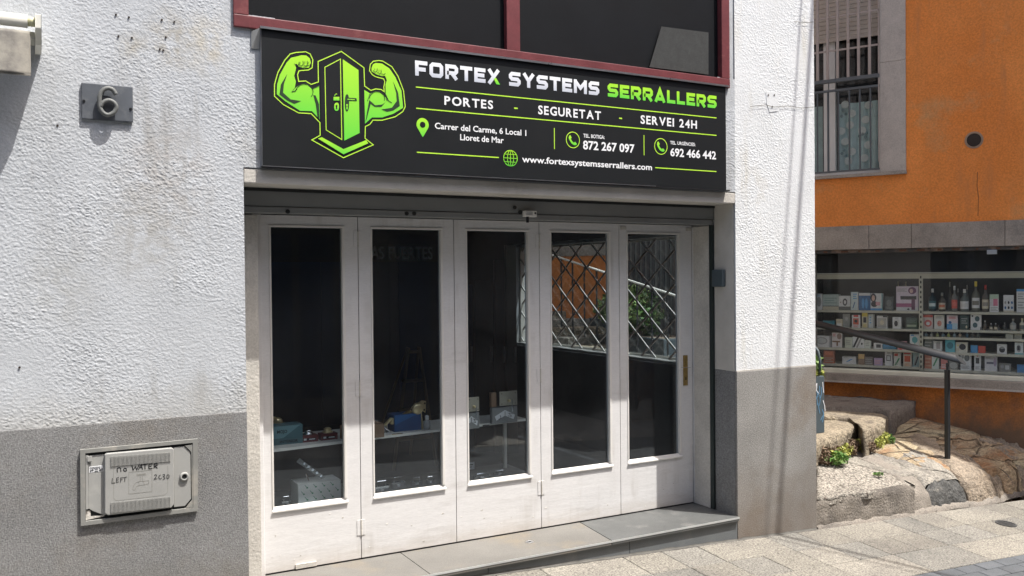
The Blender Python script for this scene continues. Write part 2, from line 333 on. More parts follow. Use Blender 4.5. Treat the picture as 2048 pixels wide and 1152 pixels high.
mat('rail_metal', (.03, .032, .033), .33, var=.08); mat('rail_black', (.02, .022, .024), .45, var=.1, stain=(.12, .11, .1), sscale=20, sth=.66)
mat('pale_rail', (.72, .70, .64), .35)
mat('brass', (.42, .30, .12), .38, metal=.9, var=.2, scale=40); mat('chrome', (.75, .76, .78), .12, metal=1.0); mat('brass_bright', (.80, .66, .38), .3, metal=.7, var=.05)
mat('plate_grey', (.085, .095, .11), .55, var=.12, scale=20, stain=(.13, .14, .15), sscale=14, sth=.55); mat('numeral', (.13, .135, .13), .6, var=.15, scale=30)
mat('meter_plastic', (.30, .30, .285), .6, var=.05, scale=10, stain=(.37, .365, .34), sscale=5, sth=.56); mat('meter_frame', (.21, .21, .195), .65, var=.08, scale=12, stain=(.33, .31, .27), sscale=8)
mat('marker_ink', (.008, .008, .01), .5); mat('rust_hole', (.03, .02, .015), .9); mat('crack', (.16, .15, .13), .9)
mat('awning_cream', (.70, .69, .62), .45, var=.04); mat('awning_cloth', (.25, .235, .20), .9, var=.12, scale=7, stain=(.15, .14, .125), sscale=7, sth=.5, bump=.4, bscale=12, bdist=.01); mat('yellow_plastic', (.56, .54, .33), .5)
mat('pot_grey', (.065, .085, .095), .6, var=.1); mat('pot_blue', (.12, .26, .40), .6); mat('manhole', (.07, .07, .07), .6, metal=.3, var=.3, scale=40)
mat('render_pale', (.16, .16, .155), .9, var=.08, scale=2, stain=(.07, .068, .065)); mat('render_dark', (.10, .10, .10), .8, var=.1); mat('roof_tile', (.32, .15, .09), .9, var=.2, scale=20)
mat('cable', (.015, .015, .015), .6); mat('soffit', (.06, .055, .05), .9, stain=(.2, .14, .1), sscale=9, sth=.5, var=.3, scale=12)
mat('rock_brown_shaded', (.19, .165, .14), .92, var=.2, scale=5, stain=(.12, .10, .085), sscale=5, sth=.5, bump=1, bscale=20, bdist=.03, fine=.2, fscale=60, stretch=(1, 2.2, 1))  # brown rock darkened to stand for shade on the upper step
glass_mat('door_glass', (.90, .94, .96), 1.2, .013); glass_mat('shop_glass', (.92, .93, .92), .6)

# ------------------------------------------------------------------ ground
def sheet(name, xs, ys, fn, m, parent=None, **k):
    b = MB(); n = len(xs)
    b.add([(x, y, fn(x, y)) for y in ys for x in xs], [(j*n+i, j*n+i+1, (j+1)*n+i+1, (j+1)*n+i) for j in range(len(ys)-1) for i in range(n-1)])
    return b.build(name, m, parent, **k)
sheet('ground', [-300, -60, -20, -8, 14, 20, 60, 300], [-300, -60, -20, -5.5, -.9, 0, .02, 20, 60, 300], lambda x, y: (gz(x, y)-.016) if y <= 0 else -.7, 'ground_mat', kind='structure')
# mortar bed seen in the joints
sheet('mortar_bed', [-3, 12], [-.88, 0], lambda x, y: gz(x, y)-.010, 'mortar', kind='structure')

pav = empty('pavement', (4, -.4, gz(4, -.4)), kind='structure')
def tilt_slab(lx, ly, th, jitter, name):
    b = MB(); e = .0035
    def z(x, y): return -.0462*x + .07*y
    hx, hy = lx/2, ly/2
    vs = [(x, y, z(x, y)-th) for x, y in ((-hx, -hy), (hx, -hy), (hx, hy), (-hx, hy))]
    vs += [(x, y, z(x, y)-e) for x, y in ((-hx, -hy), (hx, -hy), (hx, hy), (-hx, hy))]
    vs += [(x, y, z(x, y)) for x, y in ((-hx+e, -hy+e), (hx-e, -hy+e), (hx-e, hy-e), (-hx+e, hy-e))]
    fs = [(3, 2, 1, 0), (8, 9, 10, 11)]
    for a in (0, 4):
        for i in range(4): j = (i+1) % 4; fs.append((a+i, a+j, a+4+j, a+4+i))
    me = bpy.data.meshes.new(name); me.from_pydata(vs, [], fs); return me
def lay(me, name, parent, x, y, dz, m):
    if not me.materials: me.materials.append(MATS[m])
    o = bpy.data.objects.new(name, me); coll(o); o.parent = parent
    o.location = (x - MW[parent.name].translation.x, y - MW[parent.name].translation.y, gz(x, y) + dz - MW[parent.name].translation.z); return o
SL = {}
def slab_me(lx, ly, nm='paving_slab', th=.03):
    k = (round(lx, 3), round(ly, 3), nm)
    if k not in SL: SL[k] = tilt_slab(lx-.005, ly-.005, th, 0, nm)
    return SL[k]
for (ya, yb, off, w) in ((0, -.30, 3.84, .30), (-.30, -.57, 3.84, .30), (-.57, -.88, 3.84, .605)):
    i0 = int((-1.5-off)/w)
    for i in range(i0, int((9.5-off)/w)+1):
        x = off + i*w
        if ya == 0 and i % 4 == 1: continue
        ww = w
        if ya == 0 and i % 4 == 0: ww = 2*w
        gr_ = random.random() < .3
        lay(slab_me(ww, ya-yb, 'paving_slab_grey' if gr_ else 'paving_slab'), 'paving_slab', pav, x+ww/2, (ya+yb)/2, random.uniform(-.0012, .0012), 'slab_grey' if gr_ else 'slab')
road = empty('roadway', (5, -1.3, gz(5, -1.3)), kind='structure')
for r in range(9):
    y = -.885 - r*.102 - .05
    for i in range(17):
        x = 3.9 + i*.204 + (r % 2)*.102
        lay(slab_me(.202, .10, 'paving_block', .03), 'paving_block', road, x, y, random.uniform(-.002, .001), 'road_block')
# the rest of the roadway and the far pavement (only ever seen reflected)
m = MATS['road_block'].copy(); m.name = 'road_courses'; nt = m.node_tree; bk = nt.nodes.new('ShaderNodeTexBrick'); g = nt.nodes.new('ShaderNodeNewGeometry'); nt.links.new(g.outputs['Position'], bk.inputs['Vector'])
bk.inputs['Color1'].default_value = (.12, .13, .14, 1); bk.inputs['Color2'].default_value = (.10, .11, .115, 1); bk.inputs['Mortar'].default_value = (.2, .2, .19, 1)
bk.inputs['Scale'].default_value = 1; bk.inputs['Brick Width'].default_value = .204; bk.inputs['Row Height'].default_value = .102; bk.inputs['Mortar Size'].default_value = .004
nt.links.new(bk.outputs['Color'], nt.nodes['Principled BSDF'].inputs['Base Color']); MATS['road_courses'] = m
m = m.copy(); m.name = 'slab_courses'; MATS['slab_courses'] = m
for n_ in m.node_tree.nodes:
    if n_.type == 'TEX_BRICK':
        n_.inputs['Color1'].default_value = (.34, .32, .28, 1); n_.inputs['Color2'].default_value = (.29, .275, .24, 1); n_.inputs['Mortar'].default_value = (.16, .15, .13, 1)
        n_.inputs['Brick Width'].default_value = .6; n_.inputs['Row Height'].default_value = .3
sheet('road_surface', [-20, -8, 14, 20], [-4.6, -1.83], lambda x, y: gz(x, y)-.003, 'road_courses', kind='structure')
sheet('road_edge', [-20, -8, 3.8], [-1.826, -.884], lambda x, y: gz(x, y)-.007, 'road_courses', kind='structure')
sheet('road_edge', [7.45, 14, 20], [-1.826, -.884], lambda x, y: gz(x, y)-.007, 'road_courses', kind='structure')
sheet('far_pavement', [-20, -8, 14, 20], [-6.4, -5.5, -4.6], lambda x, y: gz(x, y)+.004, 'slab_courses', kind='structure')
sheet('side_street', [6.5, 8.2], [-40, -6.4], lambda x, y: gz(x, y)+.004, 'slab_courses', kind='structure')

mh = empty('drain_cover', PG(2012, 1048), 'small round iron drain cover set in the pale pavement slabs', 'drain cover')
c = PG(2012, 1048)
b = MB(); n = 24
def gd(x, y): return c[2] - .0462*(x-c[0]) + .07*(y-c[1])
def ringz(b, ra, rb, h, hh, n=24):
    vs = []
    for r_, z_ in ((ra, h), (rb, h), (rb, hh), (ra, hh)):
        for k in range(n): t = 2*math.pi*k/n; x, y = c[0]+r_*math.cos(t), c[1]+r_*math.sin(t); vs.append((x, y, gd(x, y)+z_))
    b.add(vs, [(q*n+k, q*n+(k+1) % n, ((q+1) % 4)*n+(k+1) % n, ((q+1) % 4)*n+k) for q in range(4) for k in range(n)])
ringz(b, .062, .075, .0, .006); b.build('rim', 'manhole', mh)
b = MB(); b.add([(c[0]+.062*math.cos(2*math.pi*k/n), c[1]+.062*math.sin(2*math.pi*k/n), gd(c[0]+.062*math.cos(2*math.pi*k/n), c[1]+.062*math.sin(2*math.pi*k/n))+.002) for k in range(n)], [tuple(range(n))])
for i in range(-3, 4):
    w = math.sqrt(max(0, .055**2-(i*.015)**2)); y = c[1]+i*.015
    b.add([(c[0]-w, y-.003, gd(c[0]-w, y)+.005), (c[0]+w, y-.003, gd(c[0]+w, y)+.005), (c[0]+w, y+.003, gd(c[0]+w, y)+.005), (c[0]-w, y+.003, gd(c[0]-w, y)+.005)], [(0, 1, 2, 3)])
b.build('lid', 'manhole', mh)

# ------------------------------------------------------------------ the white house
house = empty('white_house', (2.5, 0, 0), 'white roughcast house with grey plinth above the folding shopfront', 'house')
def hbox(name, m, *a, bevel=0, **k): return MB().box(*a).build(name, m, house, bevel=bevel, **k)
XL, XR = .955, 4.205; PT_Z = 1.046; WX1 = 4.955
def vn(x, y, seed):
    xi = np.floor(x).astype(np.int64); yi = np.floor(y).astype(np.int64); fx = x-xi; fy = y-yi
    fx = fx*fx*(3-2*fx); fy = fy*fy*(3-2*fy)
    def h(a, b_):
        n = (a*374761393 + b_*668265263 + seed*974711) & 0xffffffff; n = ((n ^ (n >> 13))*1274126177) & 0xffffffff; return ((n ^ (n >> 16)) & 0xffff)/65535.0
    return (h(xi, yi)*(1-fx)+h(xi+1, yi)*fx)*(1-fy) + (h(xi, yi+1)*(1-fx)+h(xi+1, yi+1)*fx)*fy
def rough_sheet(name, x0, x1, z0, z1, step=.0031, amp=.0027, y0=-.002, m='roughcast', parent=None):
    nx = int((x1-x0)/step)+1; nzz = int((z1-z0)/step)+1
    X, Z = np.meshgrid(np.linspace(x0, x1, nx), np.linspace(z0, z1, nzz))
    a = X+.25*Z; wx = X + .35*Z; wz = Z + .22*X + .008*vn(X*30+50, Z*30, 4)
    n1 = vn(wx/.0078, wz/.0054, 11); n2 = vn((X-.4*Z)/.006+7, wz/.0048, 12); n3 = vn(X/.6, Z/.5, 13); big = vn(X/.15, Z/.12, 14)
    h = np.clip((n1-.36)*2.4, 0, 1)*.5 + n2*.5
    h = h*(.35+1.0*vn(X/.24, Z/.17, 15)) + .12*big
    Y = y0 - amp*h - .003*n3
    me = bpy.data.meshes.new(name); vs = np.stack([X, Y, Z], -1).reshape(-1, 3)
    o_ = MW[house.name].translation; cen = np.array([(x0+x1)/2, 0, (z0+z1)/2])
    i = np.arange((nzz-1)*(nx-1)); r_, c_ = i//(nx-1), i % (nx-1); q = r_*nx+c_
    fs = np.stack([q, q+1, q+nx+1, q+nx], -1)
    me.vertices.add(len(vs)); me.vertices.foreach_set('co', (vs-cen).ravel()); me.loops.add(fs.size); me.loops.foreach_set('vertex_index', fs.ravel().astype(np.int32))
    me.polygons.add(len(fs)); me.polygons.foreach_set('loop_start', (np.arange(len(fs))*4).astype(np.int32)); me.polygons.foreach_set('use_smooth', np.ones(len(fs), bool)); me.update(); me.validate()
    me.materials.append(MATS[m]); o = bpy.data.objects.new(name, me); coll(o); o.parent = house; o.location = Vector(cen)-o_; return o
hbox('wall', 'roughcast', -8, XL, 0.002, .46, PT_Z, 3.01)
hbox('wall', 'roughcast', XR, WX1, 0.002, .46, PT_Z, 3.01)
hbox('wall', 'roughcast', XL, XR, 0.0025, .17, 2.255, 3.01)
hbox('wall', 'roughcast', -8, .95, .002, .46, 3.012, 8.2); hbox('wall', 'roughcast', 4.11, WX1, .002, .46, 3.012, 8.2); hbox('wall', 'roughcast', .952, 4.108, .003, .46, 4.6, 8.2)
rough_sheet('wall', -.75, XL, PT_Z-.004, 3.25)
rough_sheet('wall', XR-.004, WX1, PT_Z-.004, 3.9, m='roughcast_clean')
rough_sheet('wall', XL, 1.12, 2.26, 3.02); rough_sheet('wall', 4.05, XR-.004, 2.26, 3.02)
hbox('plinth', 'plinth', -8, XL+.002, -.007, .46, -.5, PT_Z-.004, bevel=.004)
hbox('plinth', 'plinth_pale', XR-.003, WX1+.002, -.008, .46, -.5, PT_Z-.004, bevel=.004)
hbox('plinth_cap', 'plaster_smooth', XR-.003, WX1+.003, -.0065, .1, PT_Z-.003, PT_Z+.006)
hbox('side_wall', 'roughcast', 4.757, WX1-.001, .462, 1.15, -.5, 8.2); hbox('side_wall', 'roughcast', 4.757, WX1-.001, 4.09, 7, -.5, 8.2)
hbox('side_wall', 'roughcast', 4.757, WX1-.001, 1.152, 4.088, -.5, .975); hbox('side_wall', 'roughcast', 4.757, WX1-.001, 1.152, 4.088, 2.03, 8.2)
hbox('side_wall', 'roughcast', -8, -7.8, .462, 7, -.5, 8.2); hbox('back_wall', 'roughcast', -7.79, 4.756, 6.8, 7, -.5, 8.2); hbox('roof', 'roof_tile', -8.2, 5.1, -.25, 7.2, 8.21, 8.4)
# lintel band and sides of the opening
hbox('lintel', 'plaster_smooth', XL+.001, XR-.001, -.002, .17, 2.182, 2.2545, bevel=.006)
hbox('jamb', 'plaster_smooth', XR-.008, XR+.004, .012, .20, PT_Z, 2.181); hbox('jamb', 'plinth', XR-.009, XR+.004, .010, .20, .064, PT_Z-.002)
hbox('wall_above_door', 'plaster_smooth', XL, XR, .175, .46, 2.182, 2.9)
hbox('door_post', 'old_trim', XL, 1.085, .28, .46, .064, 2.045, bevel=.003); hbox('door_post', 'white_wood', 1.087, 1.131, .40, .46, .064, 2.058, bevel=.003)
hbox('door_post', 'old_trim', XR-.024, XR-.001, .243, .405, .066, 2.045, bevel=.004); hbox('door_post', 'white_wood', 4.184, XR, .408, .46, .066, 2.045, bevel=.003)
hbox('door_head', 'white_wood', XL, XR, .421, .46, 2.062, 2.18)
# doorstep
ds = house
d0, d1 = PZ(1158.5, 1043, .064), PZ(1207, 1074, .064)
def step_slab(p, m): MB().prismz(p, .036, .064).build('step_slab', m, ds, bevel=.0025)
step_slab([(XL, -.025), (1.93, -.025), (1.93, .419), (XL, .419)], 'granite_dirty')
step_slab([(1.934, -.025), (3.148, -.025), (3.205, .419), (1.934, .419)], 'granite_dirty')
step_slab([(3.153, -.025), (XR-.0035, -.025), (XR-.0035, .419), (3.210, .419)], 'granite_sill')
MB().box(XL, XR-.004, -.0275, -.0255, .052, .0635).build('step_edge', 'sill_edge', ds)
for a, b_ in ((XL, 2.30), (2.304, 3.30), (3.304, XR-.004)): MB().box(a, b_-.0, -.004, .05, -.4, .0355).build('riser', 'granite_riser', ds)
c = PZ(1059, 1084, .064); fd = empty('floor_bolt_socket', (c[0], c[1], .064), 'small round metal bolt socket in the doorstep below the third door', 'door fitting')
MB().lathe([(.026, 0), (.026, .002), (.020, .004), (.013, .002), (.012, .0005)], (c[0], c[1], .0642), 20).build('rim', 'aluminium', fd)
MB().lathe([(.011, 0), (.011, .0018)], (c[0], c[1], .0644), 14).build('hole', 'dark_gap', fd)

# cracks and old fixing holes
for pts in ([(1500, 213), (1530, 210), (1548, 214), (1575, 212), (1602, 216), (1627, 214)], [(1588, 43), (1610, 45), (1626, 44)]):
    b = MB(); b.stroke([(PY(*q, -.012)[0], PY(*q, -.012)[2]) for q in pts], .004, -.0135); b.build('crack', 'crack', house)
for q in ((232, 29), (258, 34), (237, 72), (264, 75), (324, 39), (349, 43), (332, 74), (320, 98), (327, 100), (115, 251), (39, 735)):
    p = PY(*q, -.012); MB().lathe([(.005, 0), (.004, .004)], (p[0], -.0085, p[2]), 10, 'y').build('screw_hole', 'rust_hole', house)
pl = [PY(*q, -.012) for q in ((1533, 183), (1556, 184), (1556, 222), (1540, 224), (1534, 205))]
MB().prism([(p[0], p[2]) for p in pl], -.0085, -.002).build('plaster_patch', 'roughcast_clean', house)
for q in ((1537, 190), (1549, 190), (1545, 213)): p = PY(*q, -.012); MB().lathe([(.006, 0), (.004, .003)], (p[0], -.0115, p[2]), 10, 'y').build('screw_hole', 'rust_hole', house)

# upper window with burgundy frame
uw = MB(); W0, W1 = .914, 4.145
wz0, wz1 = 2.962, 3.012
bb = MB().box(W0, W1, -.022, .05, wz0-.012, wz1).build('window_frame', 'burgundy', house, bevel=.004)
def sub(name, m, par, *a, bevel=0): return MB().box(*a).build(name, m, par, bevel=bevel)
sub('post', 'burgundy', bb, W0, .987, -.020, .05, wz1+.001, 4.5, bevel=.003); sub('post', 'burgundy', bb, 2.452, 2.54, -.012, .05, wz1+.001, 4.5, bevel=.003)
sub('post', 'burgundy', bb, 4.077, W1, -.020, .05, wz1+.001, 4.5, bevel=.003); sub('head', 'burgundy', bb, W0, W1, -.022, .05, 4.501, 4.58, bevel=.004)
sub('screen', 'mesh_dark', bb, .988, 2.451, .02, .03, wz1+.001, 4.5); sub('screen', 'mesh_dark', bb, 2.541, 4.076, .02, .03, wz1+.001, 4.5)
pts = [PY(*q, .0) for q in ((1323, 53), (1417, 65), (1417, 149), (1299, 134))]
MB().prism([(p[0], max(p[2], wz1+.002)) for p in pts], .0, .004).build('mesh_light_patch', 'mesh_lit_grey', bb)  # patch of light on the screen, put in as a paler panel

# shop interior
shop = empty('shop_interior', (2.5, 3, .05), kind='structure')
def ibox(n_, m_, *a): return MB().box(*a).build(n_, m_, shop)
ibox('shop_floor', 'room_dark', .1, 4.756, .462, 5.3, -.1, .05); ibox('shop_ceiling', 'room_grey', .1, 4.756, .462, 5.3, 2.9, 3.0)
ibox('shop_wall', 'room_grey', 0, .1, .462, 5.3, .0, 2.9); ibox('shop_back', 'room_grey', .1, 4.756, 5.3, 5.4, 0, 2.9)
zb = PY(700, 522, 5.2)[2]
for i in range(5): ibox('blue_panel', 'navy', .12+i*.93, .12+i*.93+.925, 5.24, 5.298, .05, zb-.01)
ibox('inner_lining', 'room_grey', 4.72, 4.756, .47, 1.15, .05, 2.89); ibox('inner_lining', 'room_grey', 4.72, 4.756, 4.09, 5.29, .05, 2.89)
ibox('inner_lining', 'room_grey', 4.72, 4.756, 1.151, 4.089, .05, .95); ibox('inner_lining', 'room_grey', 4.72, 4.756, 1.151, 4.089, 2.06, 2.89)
a, b_ = PY(703, 510, 5.2), PY(867, 510, 5.2)
sg = empty('safe_sign', ((a[0]+b_[0])/2, 5.2, zb), 'pale lettered band high on the back wall of the dark shop', 'sign')
MB().box(a[0]-.1, b_[0]+.15, 5.225, 5.238, zb-.005, zb+.2).build('board', mat('board_grey', (.06, .062, .062), .7), sg)
text(MB(), 'CAJAS FUERTES', a[0], b_[0], zb+.025, .14, 5.222, .02).build('lettering', mat('letter_grey', (.8, .8, .78), .7), sg)
# step ladder in the dark shop
ld = empty('step_ladder', (1.95, 2.6, .05), 'dim wooden step ladder standing in the dark shop behind the second door', 'ladder')
p0 = PY(828, 695, 2.6)
for sx in (-.2, .2):
    MB().tube([(p0[0]+sx, 2.6, .05), (p0[0]+sx*.25, 2.6, p0[2])], .014, 6).build('rail', mat('ladder_wood', (.20, .15, .08), .6), ld)
    MB().tube([(p0[0]+sx, 3.2, .05), (p0[0]+sx*.25, 2.62, p0[2])], .012, 6).build('rail', 'ladder_wood', ld)
for k in range(1, 5):
    z = .05+k*.25; f = (z-.05)/(p0[2]-.05); w = .2*(1-.75*f); MB().box(p0[0]-w, p0[0]+w, 2.58, 2.66, z, z+.02).build('rung', 'ladder_wood', ld)
# a row of leaning door samples deeper in the shop
for i, (px0, px1, top) in enumerate(((905, 945, 570), (950, 985, 560), (990, 1010, 520), (1012, 1032, 490))):
    a, b_ = PY(px0, top, 3.0-.1*i), PY(px1, top, 3.0-.1*i)
    t = empty('door_sample', ((a[0]+b_[0])/2, 3.0, .05), ['dark blue door panel leaning leftmost in the row inside the shop', 'dark door panel leaning second from left inside the shop', 'narrow grey door panel leaning third from left inside the shop', 'pale edged door panel leaning nearest the lattice window inside the shop'][i], 'door panel', 'door samples leaning inside the shop')
    MB().box(a[0], b_[0], 3.0-.1*i, 3.04-.1*i, .05, a[2]).build('panel', ['navy', 'room_grey', mat('sample_grey', (.07, .07, .07), .5), mat('sample_pale', (.16, .155, .14), .5)][i], t, bevel=.004)
    MB().box(b_[0]-.03, b_[0]-.015, 2.985-.1*i, 3.0-.1*i, .9, 1.05).build('handle', 'aluminium', t)

# ------------------------------------------------------------------ folding doors
joints = [1.132, 1.690, 2.303, 2.911, 3.543, 4.180]
gl = [(1.184, 1.596), (1.772, 2.215), (2.388, 2.825), (2.998, 3.459), (3.610, 4.060)]
fdoor = empty('folding_door', (2.65, .44, .066), 'white painted folding shopfront of five tall glazed leaves', 'folding door')
DZ0, DZ1, GZ0, GZ1 = .072, 2.056, .418, 1.990
Y0, Y1 = .42, .458
for i in range(5):
    a, b_ = joints[i]+.0025, joints[i+1]-.0025; g0, g1 = gl[i]
    mb = MB()
    mb.box(a, g0, Y0, Y1, DZ0, DZ1); mb.box(g1, b_, Y0, Y1, DZ0, DZ1); mb.box(g0, g1, Y0, Y1, GZ1, DZ1); mb.box(g0, g1, Y0, Y1, DZ0, GZ0)
    lf = mb.build('door_leaf', 'white_wood', fdoor)
    MB().box(g0+.001, g1-.001, .440, .4455, GZ0+.001, GZ1-.001).build('pane', 'door_glass', lf)
    MB().add([(g0+.002, .439, GZ0), (g1+.012, .439, GZ0), (g1+.012, .439, GZ0+.014), (g0+.002, .439, GZ0+.014), (g0-.008, .409, GZ0-.012), (g1+.018, .409, GZ0-.012), (g1+.018, .409, GZ0-.004), (g0-.008, .409, GZ0-.004)],
             [(4, 5, 6, 7), (7, 6, 2, 3), (0, 1, 5, 4), (0, 4, 7, 3), (1, 2, 6, 5), (0, 3, 2, 1)]).build('bead', 'white_bead', lf)
    MB().box(g0-.006, g1+.012, .414, .4395, GZ1, GZ1+.012).build('bead', 'white_bead', lf, bevel=.002)
    MB().box(g0-.006, g0+.004, .415, .4395, GZ0+.016, GZ1-.001).build('bead', 'white_bead', lf, bevel=.002)
    MB().box(g1-.003, g1+.012, .415, .4395, GZ0+.016, GZ1-.001).build('bead', 'white_bead', lf, bevel=.002)
    if i in (1, 3):
        for z in (1.93-.04*(i == 3)*0, 1.06, .25 if i == 1 else .33):
            h = MB().box(joints[i]-.026, joints[i]+.024, .4165, .4195, z-.045, z+.045).build('hinge', 'white_wood', lf, bevel=.001)
            MB().tube([(joints[i], .4145, z-.045), (joints[i], .4145, z+.045)], .0045, 8).build('knuckle', 'old_trim', h) if False else None
            MB().tube([(joints[i], .4155, z-.046), (joints[i], .4155, z+.046)], .0045, 8).build('hinge_knuckle', 'old_trim', lf)
    if i == 4:
        hx = 4.112
        MB().box(hx-.019, hx+.019, .412, .4195, .915, 1.13).build('handle_plate', 'brass', lf, bevel=.002)
        MB().lathe([(.010, 0), (.010, .004)], (hx, .408, 1.045), 14, 'y').build('handle_hub', 'brass', lf)
        MB().tube([(hx-.05, .400, 1.047), (hx, .398, 1.045), (hx+.04, .400, 1.043)], .0018, 6).build('wire', 'chrome', lf)
        MB().prism([(hx-.005, .955), (hx+.005, .955), (hx+.003, .975), (hx-.003, .975)], .4105, .4118).build('keyhole', 'dark_gap', lf)
        for x_ in (joints[4]+.01, joints[5]-.055):
            b = MB().box(x_, x_+.05, .414, .4195, 1.995+.022, 1.995+.045); b.build('bolt_keep', 'old_trim', lf, bevel=.002)
    # flaked paint chips on the lower panel
    for k in range(7 if i < 3 else 3):
        x, z = random.uniform(a+.03, b_-.03), random.uniform(DZ0+.02, GZ0-.06); s = random.uniform(.003, .010)
        MB().prism([(x+s*math.cos(t)*random.uniform(.5, 1.3), z+s*.6*math.sin(t)*random.uniform(.5, 1.3)) for t in [k2*math.pi/3 for k2 in range(6)]], .4185, .4199).build('paint_chip', 'white_bead' if k % 2 else 'old_trim', lf)
MB().box(1.30, 1.42, .405, .4185, .073, .10).build('door_stop', 'old_trim', fdoor, bevel=.002)
MB().box(1.135, 4.18, .462, .466, 2.0, 2.06).build('gap_cover', 'dark_gap', fdoor)

# ------------------------------------------------------------------ roller shutter box, guide, lock
rs = empty('roller_shutter', (2.6, .2, 2.04), 'rolled up grey metal shutter with its bottom rail above the white doors', 'roller shutter')
MB().box(XL+.002, XR-.002, .205, .30, 2.085, 2.176).build('slat_box', 'shutter_metal', rs, bevel=.004)
MB().box(XL+.002, XR-.003, .192, .205, 2.165, 2.180).build('upper_rail', 'dark_gap', rs)
MB().box(XL+.003, XR-.024, .198, .27, 2.050, 2.083).build('bottom_rail', 'shutter_metal', rs, bevel=.003)
MB().box(XR-.022, XR-.0095, .205, .240, .066, 2.049).build('guide_rail', 'guide_green', rs)
for q in ((575, 424), (813, 427), (828, 427), (1029, 415), (1040, 424)): p = PY(*q, .198); MB().lathe([(.012, -.005), (.012, .0), (.006, .0)], (p[0], .197, min(2.16, max(2.06, p[2]))), 10, 'y').build('bolt', 'dark_gap', rs)
p = PY(1060, 429, .18)
lk = empty('shutter_lock', (p[0], .18, p[2]-.04), 'small white box lock hanging under the middle of the grey shutter', 'lock')
MB().box(p[0]-.045, p[0]+.04, .165, .197, p[2]-.015, p[2]+.022).build('body', 'white_bead', lk, bevel=.003)
MB().tube([(p[0]-.022, .172, p[2]-.015), (p[0]-.022, .172, p[2]-.05)], .009, 8).build('bolt', 'black_metal', lk)
MB().lathe([(.006, 0), (.006, .003)], (p[0]+.028, .1615, p[2]+.008), 10, 'y').build('keyhole', 'black_metal', lk)
for k in range(3): MB().box(p[0]-.035, p[0]+.01, .1638, .1648, p[2]+.012-k*.008, p[2]+.015-k*.008).build('vent', 'shutter_metal', lk)
MB().box(2.35, 4.05, .33, .334, 2.046, 2.0495).build('track_strip', 'white_bead', rs)
sb = MB().box(4.166, 4.195, .085, .2, 1.618, 1.738).build('switch_box', 'pot_grey', bevel=.012, seg=4); sb.location.x += .0; props(sb, 'dark grey rounded metal box on the right side of the shop opening', 'switch box')

# lattice in the side window
lat = empty('window_lattice', (4.84, 2.8, .975), 'white folding lattice grille across the side window of the shop', 'lattice grille')
ya, yb, za, zc = 1.155, 4.085, .978, 2.027
slope = .30/.40
def clip(y0, z0, s):
    # segment z = z0 + s*(y-y0) clipped to the window rectangle
    pts = []
    for y in (ya, yb):
        z = z0+s*(y-y0)
        if za <= z <= zc: pts.append((y, z))
    for z in (za, zc):
        y = y0+(z-z0)/s
        if ya < y < yb: pts.append((y, z))
    return pts[:2] if len(pts) >= 2 else None
def bar(par, name, m, p, q, X, w, t):
    d = Vector((0, q[0]-p[0], q[1]-p[1])).normalized(); n_ = Vector((0, -d.z, d.y))*w/2
    P, Q = Vector((X, *p)), Vector((X, *q)); h = Vector((t/2, 0, 0))
    vs = [P-n_-h, P+n_-h, Q+n_-h, Q-n_-h, P-n_+h, P+n_+h, Q+n_+h, Q-n_+h]
    return MB().add([tuple(v) for v in vs], [(0, 1, 2, 3), (7, 6, 5, 4), (0, 4, 5, 1), (1, 5, 6, 2), (2, 6, 7, 3), (3, 7, 4, 0)]).build(name, m, par)
for i in range(-8, 16):
    for s, X, m_ in ((slope, 4.835, 'white_bead'), (-slope, 4.853, 'bar_brown')):
        c2 = clip(1.29+i*.39, za, s) if s > 0 else clip(1.52+i*.39, za, s)
        if c2: bar(lat, 'bar', m_, c2[0], c2[1], X, .017, .010)
for zz, nm in ((.985, 'sill_bar'), (2.02, 'top_bar')): bar(lat, nm, 'pale_rail', (ya, zz), (yb, zz), 4.87, .02, .012)
for yy in (1.162, 4.078): MB().box(4.825, 4.875, yy-.007, yy+.007, .98, 2.025).build('side_bar', 'pale_rail', lat)
sw = MB().box(4.905, 4.911, 1.153, 4.087, .977, 2.028).build('side_pane', 'door_glass', house)
MB().box(4.757, 4.98, 1.39, 4.17, .955, .975).build('side_sill', 'white_bead', house) if False else None
# ------------------------------------------------------------------ the shop sign
SY = -.032
sa, sb_ = PY(523, 60, SY), PY(1451, 175, SY)
SX0, SX1 = PY(524, 200, SY)[0], PY(1452, 260, SY)[0]; SZ0, SZ1 = 2.268, 2.952
sign = empty('shop_sign', ((SX0+SX1)/2, 0, SZ0), 'long black sign board with white and green lettering over the doors', 'sign')
MB().box(SX0, SX1, SY, -.006, SZ0, SZ1).build('panel', 'sign_panel', sign, bevel=.002)
MB().box(SX0-.006, SX1+.02, SY-.010, -.006, SZ1+.001, SZ1+.008).build('top_trim', 'black_metal', sign)
MB().box(SX0-.008, SX1+.02, SY-.013, SY-.0105, SZ1-.002, SZ1+.0095).build('top_lip', 'aluminium', sign)
MB().box(SX0-.006, SX1+.02, SY-.012, -.006, SZ0-.010, SZ0-.001).build('bottom_trim', 'black_metal', sign)
MB().box(SX0-.006, SX1-.6, SY-.014, SY-.0125, SZ0-.004, SZ0+.0005).build('bottom_lip', 'aluminium', sign)
MB().box(SX0-.003, SX0-.0005, SY-.002, -.006, SZ0, SZ1).build('side_trim', 'aluminium', sign)
MB().add([(SX0-.005, -.036, SZ1), (SX0-.005, -.012, SZ1), (SX0-.005, -.012, SZ1-.10), (SX0-.009, -.036, SZ1), (SX0-.045, -.012, SZ1-.015), (SX0-.045, -.012, SZ1-.10)], [(0, 1, 2), (5, 4, 3), (0, 3, 4, 1), (1, 4, 5, 2), (0, 2, 5, 3)]).build('corner_bracket', 'meter_plastic', sign)
def A(x, y): p = PY(500+x/3.6, 30+y/3.6, SY); return (p[0], p[2])            # measured in the enlarged left half of the sign
